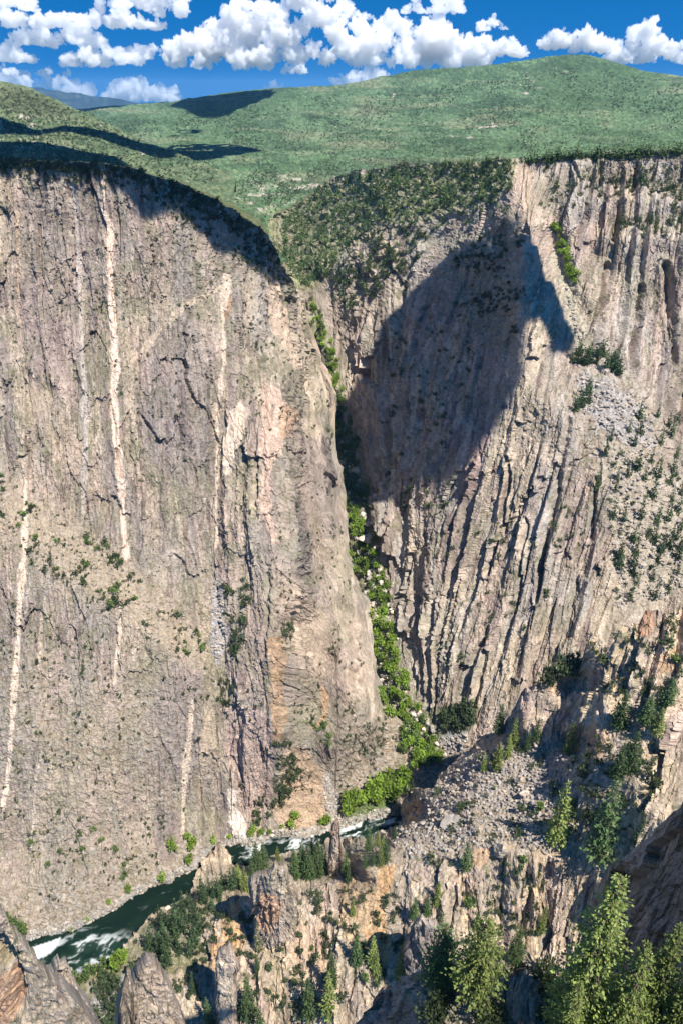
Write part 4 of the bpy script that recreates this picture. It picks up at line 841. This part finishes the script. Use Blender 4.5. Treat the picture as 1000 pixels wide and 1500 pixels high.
def mass(name, poly, n, hpx, sh, protos, label, gap=0, clump=0., wide=(.85, 1.25), jit=2.5):
    """what nobody could count, as one object"""
    src = []
    for me in protos:
        co = np.array([v.co[:] for v in me.vertices]); f = np.array([p.vertices[:] for p in me.polygons]); mi = np.array([p.material_index for p in me.polygons])
        t = np.ones(len(co) * 4, np.float32); me.color_attributes['tint'].data.foreach_get('color', t); src.append((co, f, mi, t.reshape(-1, 4)[:, :3]))
    V, Fs, MI, T, off = [], [], [], [], 0
    for pl, k in (zip(poly, n) if isinstance(n, (list, tuple)) else [(poly, n)]):
        for u, v in spots(pl, k, gap, clump):
            co, f, mi, t = R.choice(src); p, mp = at(sh, u, v); hp = R.uniform(*hpx); h = metres(hp, sh, v, mp); a = R.random() * 6.28; w = hp * mp * R.uniform(*wide)
            q = np.stack([(co[:, 0] * math.cos(a) - co[:, 1] * math.sin(a)) * w, (co[:, 0] * math.sin(a) + co[:, 1] * math.cos(a)) * w, co[:, 2] * h], 1) + p + [R.uniform(-1, 1) * jit * mp, R.uniform(-1, 1) * jit * mp, 0]
            V.append(q); Fs.append(f + off); MI.append(mi); T.append(t * R.uniform(.7, 1.3)); off += len(co)
    F_ = np.concatenate(Fs); me = new_mesh(name, np.concatenate(V), *((F_, None) if F_.shape[1] == 4 else (None, F_)), mats=list(protos[0].materials), col=np.concatenate(T), mi=np.concatenate(MI))
    return link(name, me, kind='stuff', label=label)

def chip(seed, colr, n=1):
    rng = np.random.RandomState(seed); v, f = ico(n)
    if n > 1:
        k = rng.normal(size=(14, 3)); k /= np.linalg.norm(k, axis=1, keepdims=True)
        d = np.max(v @ k.T, axis=1); v = v / (d[:, None] ** 1.2) * .8
    v = v * ((.55 + .75 * rng.rand(len(v), 1)) if n == 1 else (.95 + .1 * rng.rand(len(v), 1))) * np.array([1, .8, .62]); v[:, 2] += .25
    me = new_mesh('boulder', v * .6, faces3=f, mats=[ROCK], col=np.ones((len(v), 3)) * np.asarray(colr)); return me
CHIPS = [chip(301 + k, c) for k, c in enumerate((GREY, SCREE, TAN * .9, GREY * .8))]; PALES = [chip(311 + k, c) for k, c in enumerate((PALE * 1.05, WHITE * .9, GREY * 1.2))]
BIGS = [chip(321 + k, c, 3) for k, c in enumerate((TAN, PALE, GREY))]
# ------------------------------------------------------------------ planting: what grows where
fir = 'fir'; 
# nearest trees on the ledge
plant('fir_tree', 876, 1518, 245, 'ledge', BIG_FIR[0], 'tallest sunlit fir, standing alone left of its two shorter neighbours', 'tree', parts=True, wide=1.2, rz=.5)
plant('fir_tree', 968, 1530, 178, 'ledge', BIG_FIR[1], 'second tallest fir, rising in front of the dark rock wall at the frame edge', 'tree', parts=True, wide=1.15, rz=1.2)
plant('fir_tree', 922, 1540, 168, 'ledge', BIG_FIR[2], 'bushy fir squeezed between the tallest fir and the frame-edge fir', 'tree', parts=True, wide=1.2, rz=2.2)
plant('fir_tree', 1012, 1545, 150, 'ledge', BIG_FIR[2], 'fir cut by the right frame edge', 'tree', parts=True, wide=1.2, rz=4.2)
plant('fir_tree', 838, 1545, 105, 'ledge', BIG_FIR[1], 'low young fir at the foot of the tallest fir', 'tree', parts=True, wide=1.3, rz=3.2)
plant('pine_tree', 704, 1470, 128, 'ledge', BIG_PINE[0], 'broad sunlit pine with bare lower trunk on the ledge', 'tree', parts=True, wide=1.35, rz=.3)
plant('pine_tree', 655, 1466, 104, 'ledge', BIG_PINE[1], 'smaller darker pine beside the broad ledge pine', 'tree', parts=True, wide=1.3, rz=1.9)
plant('pine_tree', 757, 1412, 62, 'ledge', BIG_PINE[1], 'short pine on the rib right of the broad ledge pine', 'tree', parts=True, wide=.9, rz=2.9)
plant('shrub', 800, 1450, 44, 'ledge', NBUSH[0], 'round green shrub on the shaded brink by the tall fir', 'shrub', parts=True)
plant('shrub', 722, 1500, 30, 'ledge', NBUSH[1], 'grey green shrub spreading below the broad pine', 'shrub', parts=True, wide=1.5)
plant('shrub', 640, 1500, 36, 'ledge', NBUSH[0], 'dark shrub at the foot of the smaller ledge pine', 'shrub', parts=True, wide=1.4)
plant('shrub', 818, 1500, 40, 'ledge', NBUSH[1], 'olive shrub next to the bare dead snag', 'shrub', parts=True, wide=1.3)
def snag():
    rng = np.random.RandomState(4); segs = [([(0, 0, 0), (.05, 0, .5), (.02, .03, 1)], [.03, .02, .006])]
    for k in range(26):
        z = .15 + .8 * rng.rand(); a = rng.rand() * 6.28; l = .5 * (1.1 - z) + .12; d = np.array([math.cos(a), math.sin(a), .35])
        p = np.array([.04, .01, z]); m = p + d * l * .5 + rng.normal(size=3) * .03; segs.append(([tuple(p), tuple(m), tuple(m + d * l * .5 + [0, 0, .06])], [.01, .006, .002]))
        for j in range(3): e = m + rng.normal(size=3) * .12; segs.append(([tuple(m), tuple(e)], [.004, .0015]))
    v, f = tubes(segs, 4); return new_mesh('dead_tree', v, f, mats=[DEAD])
plant('dead_tree', 843, 1452, 56, 'ledge', snag(), 'bare grey dead tree with tangled twigs beside the tallest fir', 'tree')
# single conifers on the near slope: (u, v of the foot, height, width, label)
for u, v, h, w, lab in [
    (823, 1236, 96, 1.0, 'tall fir rooted under the scree field, throwing a shadow on brown soil'),
    (893, 1258, 122, 1.05, 'tallest dark fir in the gap between the rock fins'),
    (837, 1106, 50, 1.1, 'bright cone-shaped fir at the edge of the scree field'),
    (682, 1278, 42, 1.2, 'lone round fir on bare tan slope'),
    (735, 1076, 46, 1.1, 'fir at the cliff foot, leftmost of the scree-top trees'), (752, 1092, 42, 1.1, 'fir just right of the cliff-foot fir'),
    (728, 1126, 42, 1.2, 'fir leaning over the top of the scree'), (744, 1108, 34, 1.2, 'small fir in the middle of the scree-top cluster'), (785, 1085, 34, 1.1, 'fir on the far edge of the scree-top cluster'),
    (708, 1128, 26, 1.2, 'smallest fir of the scree-top cluster'), (772, 1098, 28, 1.2, 'low fir beside the grey dead pine'),
    (910, 1064, 56, 1.5, 'dense dark pine tucked among the rock fins'), (928, 1128, 58, 1.4, 'dusky fir below the dense fin pine'), (908, 1142, 52, 1.3, 'grey green fir beside the dusky fir'), (955, 1062, 46, 1.5, 'spreading pine high among the fins'), (985, 1040, 48, 1.5, 'pine on the crest of the fins at the frame edge'), (975, 1078, 40, 1.5, 'pine half in shade under the crest pine'), (942, 1240, 44, 1.2, 'blue green fir at the foot of the shaded wall'),
    (546, 1412, 44, 1.2, 'fir in the orange gully, upper of three'), (519, 1418, 52, 1.1, 'tallest fir in the orange gully'), (494, 1440, 54, 1.1, 'fir leaning left of the gully mouth'),
    (481, 1492, 66, 1.15, 'bushy green fir at the bottom edge of the gully'), (450, 1496, 62, 1.15, 'fir left of the bushy gully-mouth fir'), (361, 1500, 66, 1.1, 'dark narrow fir right of the stone column'), (383, 1520, 50, 1.1, 'fir at the frame bottom behind the narrow one'), (305, 1510, 50, 1.1, 'fir at the frame bottom left of the stone column'), (284, 1450, 30, 1.2, 'small fir right of the pale dome'),
    (373, 1430, 30, 1.0, 'slender fir growing on the rock face above the column'), (374, 1392, 42, 1.0, 'thin fir under the square pinnacle'), (592, 1438, 64, 1.2, 'pale green fir beside the dark fluted block'), (552, 1432, 36, 1.1, 'fir low in the orange soil'), (516, 1340, 24, 1.2, 'small lone fir in the sandy gully'),
    (612, 1340, 34, 1.2, 'fir above the dark fluted block'), (626, 1338, 32, 1.2, 'fir beside the one above the fluted block'), (641, 1330, 40, 1.0, 'narrow fir in the cleft under the bare slope'), (700, 1368, 30, 1.0, 'small fir on the fluted face'), (793, 1368, 40, 1.0, 'fir in shade beneath the brown fin')]:
    plant('fir_tree', u, v, h, 'near', R.choice(MID_FIR), lab, 'tree', None, w, parts=True)
# river-side firs on the bench
for u, v, h in [(432, 1290, 42), (441, 1284, 48), (452, 1288, 50), (463, 1284, 50), (472, 1280, 46), (445, 1262, 26), (457, 1268, 40), (466, 1264, 36), (430, 1272, 30)]:
    plant('fir_tree', u, v, h, 'near', R.choice(MID_FIR), 'dark fir in the tight clump above the middle river bend', 'tree', 'firs clumped above the river bend', 1.15, parts=True)
for u, v, h in [(376, 1276, 46), (386, 1272, 40), (344, 1296, 34), (358, 1300, 36), (367, 1292, 40), (350, 1290, 30), (408, 1262, 22)]:
    plant('fir_tree', u, v, h, 'near', R.choice(MID_FIR), 'fir behind the square pinnacle on the river brink', 'tree', 'firs behind the square pinnacle', 1.15, parts=True)
for u, v, h in [(505, 1283, 38), (500, 1276, 30), (541, 1248, 34), (552, 1240, 24), (565, 1262, 36), (558, 1268, 30), (548, 1268, 22), (538, 1270, 22), (578, 1228, 20), (510, 1290, 26), (560, 1250, 26)]:
    plant('fir_tree', u, v, h, 'near', R.choice(MID_FIR), 'fir between the brown tower and the scree, before the rapids', 'tree', 'firs before the far rapids', 1.15, parts=True)
for p, n in [([(215,1400),(232,1358),(262,1330),(300,1300),(318,1318),(296,1350),(290,1400),(255,1420),(235,1430)], 34), ([(300,1320),(330,1285),(338,1300),(315,1330)], 6)]:
    scatter('fir_tree', p, n, (18, 34), 'near', SM_FIR, 'dark fir packed on the steep bank beside the lower river', 'tree', 'firs on the steep lower bank', 5)
# shrubs on the near side
scatter('shrub', [(150,1440),(215,1410),(240,1440),(235,1480),(170,1520),(130,1500)], 30, (10, 22), 'near', BUSH, 'dark green shrub behind the pale dome of rock', 'shrub', 'shrubs behind the pale dome', 4, wide=(.8, 1.3))
scatter('shrub', [(60,1430),(170,1412),(180,1420),(150,1440),(100,1450)], 16, (8, 16), 'near', GBUSH, 'bright shrub at the water edge below the lower rapids', 'shrub', 'shrubs below the lower rapids', 4)
plant('cottonwood_tree', 178, 1418, 22, 'near', COTTON[0], 'lime green bush alone at the tail of the lower rapids', 'tree', None, 1.4)
for k, (poly, n, hp, lab, grp) in enumerate([
    ([(620,1240),(700,1180),(830,1180),(850,1240),(800,1290),(640,1300)], 16, (6, 15), 'small shrub on the tan slope below the scree', 'shrubs below the scree'),
    ([(500,1290),(560,1300),(600,1330),(600,1430),(480,1470),(470,1380)], 30, (5, 13), 'small shrub dotted over the orange gully', 'shrubs in the orange gully'),
    ([(320,1340),(470,1310),(480,1400),(440,1500),(330,1500)], 34, (5, 14), 'shrub wedged in cracks of the tilted rock slabs', 'shrubs in the tilted slabs'),
    ([(800,1150),(880,1080),(980,1080),(960,1200),(860,1240)], 30, (8, 20), 'shrub in the shade between the rock fins', 'shrubs between the fins'),
    ([(640,1290),(800,1280),(800,1380),(650,1390)], 20, (7, 16), 'shrub clinging to the fluted near cliff', 'shrubs on the fluted cliff'),
    ([(660,1200),(700,1110),(750,1090),(800,1110),(740,1160)], 14, (4, 9), 'low shrub on the open scree', 'shrubs on the scree'),
    ([(860,940),(1000,900),(1000,1040),(880,1060)], 22, (7, 16), 'shrub on ledges among the high fins', 'shrubs among the high fins'),
    ([(590,1150),(640,1140),(650,1180),(600,1210)], 5, (8, 16), 'shrub beside the orange rock over the rapids', 'shrubs by the orange rock')]):
    scatter('shrub', poly, (n + 1) // 2, (hp[0] + 1, hp[1]), 'near', BUSH + GBUSH[:1], lab, 'shrub', grp, 4, wide=(.8, 1.3))
mass('scrub', [[(620,1240),(700,1180),(830,1180),(850,1240),(800,1290),(640,1300)], [(500,1290),(560,1300),(600,1330),(600,1430),(480,1470),(470,1380)], [(320,1340),(470,1310),(480,1400),(440,1500),(330,1500)], [(800,1150),(880,1080),(980,1080),(960,1200),(860,1240)], [(660,1200),(700,1110),(750,1090),(800,1110),(740,1160)], [(860,940),(1000,900),(1000,1040),(880,1060)], [(200,1380),(290,1300),(330,1300),(300,1480),(210,1450)], [(640,1290),(800,1280),(800,1380),(650,1390)]], [60, 90, 120, 120, 40, 90, 120, 60], (3, 9), 'near', BUSH[:3], 'low green scrub dotted over the near slopes', 0, .4)
scatter('juniper', [(795,1008),(800,990),(850,972),(852,985),(820,996)], 12, (20, 38), 'near', BUSH, 'dark juniper crowding the bench below the great buttress', 'juniper', 'junipers on the high bench', 5, wide=(.5, .75))
scatter('juniper', [(640,1060),(645,1040),(690,1038),(692,1062),(665,1070)], 26, (10, 18), 'east', BUSH, 'dark juniper in the thicket at the foot of the great buttress', 'juniper', 'junipers at the buttress foot', 4, wide=(.7, 1.1))

# bright ribbon of cottonwoods down the gulch
rib = [(457,440,6),(467,480,7),(477,510,7),(487,545,8),(496,585,9),(509,640,11),(512,680,14),(520,720,16),(526,770,16),(540,830,18),(556,880,16),(562,930,14),(567,980,15),(582,1030,22),(604,1070,30),(618,1110,30)]
rc = curve([(b, a) for a, b, c in rib]); rw = curve([(b, c) for a, b, c in rib])
for k in range(245):
    v = 445 + 680 * (k / 245.) ** 1.15 + R.uniform(-4, 4); u = float(rc(v)) + float(rw(v)) * R.uniform(-1, 1)
    dark = 608 < v < 750 or R.random() < .15
    plant('cottonwood_tree', u, v, R.uniform(6.5, 9.5) + 5 * sst(450, 900, v), 'east' if u > float(np.interp(v, [445,520,600,700,830,960,1070,1125], [455,470,490,500,525,548,590,645])) else 'west', R.choice(COTTON) if not dark else R.choice(GBUSH),
          'lime green cottonwood in the ribbon of trees along the gulch floor' if not dark else 'duller green tree in the gulch ribbon', 'tree', 'trees along the gulch floor', R.uniform(.8, 1.2))
scatter('cottonwood_tree', [(535,1180),(550,1160),(590,1140),(600,1160),(575,1178),(545,1185)], 18, (16, 26), 'west', COTTON, 'lime green tree in the grove at the gulch mouth', 'tree', 'grove at the gulch mouth', 5)
scatter('cottonwood_tree', [(500,1196),(505,1180),(530,1172),(535,1185)], 9, (14, 22), 'west', COTTON, 'yellow green tree left of the meadow by the far rapids', 'tree', 'trees left of the meadow', 4)
for u, v, h in [(472,1208,14),(478,1206,18),(430,1196,10),(434,1198,14),(428,1212,16),(382,1222,14),(367,1224,12),(372,1216,12),(414,1214,8),(313,1235,12),(335,1230,10),(395,1222,9)]:
    plant('cottonwood_tree', u, v, h * .8, 'west', R.choice(COTTON), 'small lime green bush on the sunny bank of the middle river', 'tree', 'bushes on the sunny river bank', 1.05)
for u, v, h in [(237,1288,16),(256,1246,20),(275,1230,14),(284,1245,20),(277,1264,16),(189,1308,13),(160,1325,9),(130,1350,8),(105,1362,8)]:
    plant('cottonwood_tree', u, v, h * .85, 'west', R.choice(COTTON), 'bright round bush on the boulder bank of the lower river', 'tree', 'bushes on the boulder bank', 1.)
scatter('shrub', [(-5,1350),(15,1340),(45,1375),(35,1385)], 8, (9, 16), 'west', GBUSH, 'green shrub behind the cleft outcrop, below the wall', 'shrub', 'shrubs behind the cleft outcrop', 3)

# sunlit west wall: the larger shrubs one by one, the rest as scrub
for poly, n, hp, protos, lab, grp in [
    ([(0,690),(60,730),(110,760),(200,830),(310,950),(300,980),(200,920),(100,860),(0,790)], 64, (6, 11), BUSH + GBUSH[:2], 'dark round shrub on the sloping ledge of the sunlit wall', 'shrubs on the sloping ledge'),
    ([(332,850),(365,850),(372,900),(350,960),(330,960)], 40, (6, 10.5), BUSH, 'shrub in the dense dark patch beside the grey scree chute', 'shrubs beside the scree chute'),
    ([(330,990),(375,985),(370,1035),(335,1035),(285,1035),(290,1020)], 16, (5, 9), BUSH, 'shrub at the mouth of the grey scree chute', 'shrubs at the chute mouth'),
    ([(395,1140),(415,1108),(440,1110),(445,1140),(420,1170),(395,1200),(375,1218),(370,1205)], 44, (7, 11.5), BUSH, 'dark shrub in the thicket on the orange fan', 'shrubs on the orange fan'),
    ([(410,900),(440,900),(442,940),(415,938)], 12, (6, 10), BUSH, 'shrub in the patch on the pink ridge', 'shrubs on the pink ridge'),
    ([(460,1065),(485,1055),(480,1110),(462,1110)], 8, (5, 9), GBUSH, 'shrub below the orange streak', 'shrubs below the orange streak'),
    ([(400,1075),(432,1072),(430,1090),(402,1092)], 7, (6, 9), BUSH, 'shrub on the lip above the orange fan', 'shrubs above the fan'),
    ([(40,1200),(200,1210),(180,1320),(60,1330)], 12, (6, 9), GBUSH + BUSH[:1], 'small shrub on the stony slope above the lower river', 'shrubs above the lower river')]:
    scatter('shrub', poly, n, hp, 'west', protos, lab, 'shrub', grp, 3, .4)
mass('scrub', [[(480,1100),(560,1040),(620,1110),(580,1150),(500,1160)], [(0,860),(300,990),(300,1200),(0,1200)], [(40,1200),(240,1190),(260,1260),(60,1340)], [(340,560),(480,560),(520,900),(540,1000),(440,1000),(360,820)], [(0,300),(330,320),(330,690),(0,660)], [(330,400),(440,430),(460,560),(400,560),(340,480)], [(0,680),(110,740),(310,950),(300,990),(0,800)], [(330,1000),(540,1000),(500,1160),(340,1180)]],
     [150, 330, 120, 330, 260, 150, 240, 160], (2, 5), 'west', TINYD, 'tiny dark scrub speckling the sunlit wall', 0, .5)

# conifers on the talus fan and cliffs across the gulch
scatter('fir_tree', [(872,700),(885,640),(930,600),(1000,620),(1000,880),(905,890),(893,790)], 52, (22, 42), 'east', SM_FIR, 'dark fir scattered down the grey talus fan', 'tree', 'firs on the talus fan', 13, wide=(.62, .85))
scatter('fir_tree', [(832,535),(840,515),(880,520),(925,550),(900,552),(850,535)], 17, (20, 36), 'east', SM_FIR, 'dark fir in the shady cove under the cliff', 'tree', 'firs in the shady cove', 5)
scatter('fir_tree', [(850,590),(862,565),(868,590),(835,610)], 8, (16, 28), 'east', SM_FIR, 'dark fir above the blocky rockfall', 'tree', 'firs above the rockfall', 5)
scatter('fir_tree', [(800,270),(880,262),(1000,275),(1000,290),(880,285),(810,285)], 26, (13, 22), 'east', SM_FIR, 'small fir on the upper ledge of the far cliff', 'tree', 'firs on the upper ledge', 4)
scatter('fir_tree', [(900,330),(1000,325),(1000,350),(900,345)], 20, (13, 22), 'east', SM_FIR, 'small fir on the lower ledge of the far cliff', 'tree', 'firs on the lower ledge', 4)
scatter('shrub', [(804,330),(816,330),(842,400),(845,430),(830,410)], 22, (9, 15), 'east', [m for m in COTTON[:2]], 'lime green bush in the steep chute of the far cliff', 'shrub', 'bushes in the cliff chute', 3)
mass('scrub', [[(650,350),(770,340),(770,480),(720,520),(690,440)], [(480,390),(560,330),(640,330),(600,400),(500,470)], [(570,725),(650,700),(665,740),(640,760),(580,745)], [(660,760),(860,720),(840,900),(680,1000),(600,900)], [(780,240),(1000,232),(1000,330),(800,330)], [(880,640),(1000,680),(1000,860),(900,880)], [(560,500),(680,420),(720,520),(640,700),(560,720)]], [240, 260, 50, 90, 130, 60, 90], (3, 8), 'east', BUSH[:3], 'dark scrub on the cliffs across the gulch', 0, .4)

# forest on the slope beside the notch: the largest as trees, the rest as one wood
FOREST = [(405,338),(430,305),(480,268),(560,247),(740,234),(760,240),(742,285),(690,300),(625,318),(560,322),(500,370),(470,420),(445,425),(425,395)]
scatter('pine_tree', FOREST, 280, (11, 19), 'east', SM_PINE, 'dark pine in the forest on the slope right of the notch', 'tree', 'forest beside the notch', 3.2, wide=(.6, .85))
mass('forest', [FOREST, [(470,420),(500,370),(560,322),(640,318),(740,288),(745,320),(640,345),(590,385),(540,440),(490,470)]], [620, 150], (6, 11), 'east', SM_PINE, 'dense dark pine forest filling the slope beside the notch')
scatter('juniper', [(760,236),(800,232),(900,228),(1000,222),(1000,226),(900,234),(800,238)], 80, (10, 20), 'east', SM_PINE, 'small dark juniper along the brink of the far rim', 'juniper', 'junipers along the far rim', 3)
scatter('juniper', [(0,236),(100,240),(190,248),(250,268),(310,295),(350,322),(385,350),(410,392),(400,396),(340,340),(250,290),(190,262),(0,250)], 150, (7, 13), 'west', BUSH, 'dark juniper in cloud shadow along the near rim', 'juniper', 'junipers along the shaded rim', 3)
mass('scrub', [[(0,232),(100,237),(190,246),(250,266),(310,293),(385,346),(430,421),(440,440),(400,420),(320,370),(250,315),(190,280),(0,262)]], [420], (4, 8), 'west', TINYD, 'dark scrub under the shaded rim')
# scrub on the upland
mass('scrub', [[(140,180),(400,150),(700,120),(860,95),(1000,125),(1000,215),(740,228),(560,238),(480,262),(400,310),(330,280),(200,200)], [(250,240),(500,240),(420,300),(430,430),(400,400),(330,330)]], [6000, 1500], (1.2, 3.0), 'upland', TINY + TINYD, 'grey green scrub covering the upland', 0, .9, jit=6)
mass('scrub', [[(0,125),(60,138),(130,170),(200,205),(300,240),(320,270),(200,250),(0,235)]], [2200], (1.5, 3.8), 'west_hill', TINY + TINYD, 'dark scrub dotting the low hill', jit=6)

# loose stone
scatter('cottonwood_tree', [(575,1090),(610,1070),(640,1085),(640,1120),(605,1130)], 26, (11, 18), 'west', COTTON[:2] + GBUSH[:1], 'green tree in the fan of growth where the gulch opens', 'tree', 'trees where the gulch opens', 4)
mass('scree', [[(560,1220),(640,1150),(700,1100),(750,1085),(830,1095),(830,1180),(800,1240),(700,1240),(600,1260)], [(300,1440),(170,1430),(190,1480),(240,1480)], [(790,1250),(850,1200),(860,1250),(820,1290)]], [2200, 120, 60], (1.2, 4), 'near', CHIPS, 'broken grey rock of the near scree field', 0, 0, (.9, 1.8))
mass('scree', [[(845,545),(900,560),(950,600),(960,660),(900,640),(850,600)], [(885,650),(1000,680),(1000,860),(905,890)], [(820,400),(850,480),(860,520),(835,470)], [(648,1078),(685,1072),(680,1105),(650,1100)]], [420, 420, 90, 60], (1.5, 5), 'east', CHIPS, 'grey rubble of the talus fan across the gulch', 0, 0, (.9, 1.8))
mass('scree', [[(a, b) for a, b in bank[1:-2]] + [(a, b - 13) for a, b in bank[1:-2]][::-1], [(313,850),(330,850),(336,930),(322,985),(309,945)], [(470,1125),(500,1170),(496,1212),(480,1212)]], [600, 200, 90], (1.2, 4), 'west', PALES[2:] + CHIPS * 2, 'pale boulders along the far river bank and in the chute', 0, 0, (1., 1.9), 1.)
mass('scree', [[(500,640),(548,740),(556,830),(578,900),(586,1000),(640,1075),(660,1130),(560,1050),(540,900),(520,800),(500,700)]], [260], (2.5, 8), 'east', PALES, 'pale boulders on the gulch floor', 0, 0, (.9, 1.6))
for u, v, h, sh, c, lab in [(521, 690, 14, 'east', 0, 'big pale boulder half hidden in the upper tree ribbon'), (540, 790, 16, 'east', 1, 'white boulder among lime trees in the gulch'), (549, 908, 18, 'east', 0, 'large tan boulder at the side of the gulch trees'), (566, 916, 14, 'east', 2, 'squat pale boulder below the large tan one'),
    (760, 1142, 13, 'near', 0, 'pale round boulder lying alone on the scree'), (770, 1166, 10, 'near', 1, 'white flat boulder lower on the scree'), (665, 1205, 18, 'near', 2, 'flat slab boulder at the lower edge of scree'), (735, 1245, 20, 'near', 0, 'rounded boulder perched above the fluted cliff'),
    (246, 1322, 5, 'near', 1, 'small white rock breaking the dark river')]:
    plant('boulder', u, v, h, sh, BIGS[c], lab, 'boulder', None, 1.3, .15)
# ------------------------------------------------------------------ camera, sun, sky
cam = bpy.data.objects.new('camera', bpy.data.cameras.new('camera')); COL.objects.link(cam); SC.camera = cam
cam.location = (0, 0, CAMZ); cam.rotation_euler = (math.pi / 2 - PITCH, 0, 0)
cam.data.sensor_fit = 'VERTICAL'; cam.data.sensor_height = 36; cam.data.lens = 36 * F / 1500
cam.data.clip_start = 1; cam.data.clip_end = 250000
sl = bpy.data.lights.new('sun', 'SUN'); sl.energy = 4.2; sl.angle = math.radians(.5); sl.color = (1, .955, .88)
so = bpy.data.objects.new('sun', sl); COL.objects.link(so); so.location = (200, -60, 900)
so.rotation_euler = Vector(SUN).to_track_quat('Z', 'Y').to_euler()
w = bpy.data.worlds.new('World'); SC.world = w; w.use_nodes = True
nt = w.node_tree; bg = nt.nodes['Background']; bg.inputs['Strength'].default_value = .09
sk = nt.nodes.new('ShaderNodeTexSky'); sk.sky_type = 'NISHITA'; sk.sun_disc = False
sk.sun_elevation = math.asin(SUN[2]); sk.sun_rotation = math.atan2(SUN[0], SUN[1])
sk.altitude = 2400; sk.air_density = 1.0; sk.dust_density = 0; sk.ozone_density = 3.5
hs = nt.nodes.new('ShaderNodeHueSaturation'); hs.inputs['Saturation'].default_value = 1.65
tc = nt.nodes.new('ShaderNodeTexCoord'); mp_ = nt.nodes.new('ShaderNodeMapping'); mp_.inputs['Location'].default_value = (0, 0, .30)
nt.links.new(tc.outputs['Generated'], mp_.inputs[0]); nt.links.new(mp_.outputs[0], sk.inputs[0])
nt.links.new(sk.outputs[0], hs.inputs['Color']); nt.links.new(hs.outputs[0], bg.inputs[0])
vs_ = SC.view_settings; vs_.view_transform = 'Standard'; vs_.look = 'None'; vs_.gamma = 1; vs_.exposure = .85; vs_.use_curve_mapping = False
SC.cycles.max_bounces = 32; SC.cycles.diffuse_bounces = 3; SC.cycles.glossy_bounces = 2; SC.cycles.volume_bounces = 32; SC.cycles.transparent_max_bounces = 8
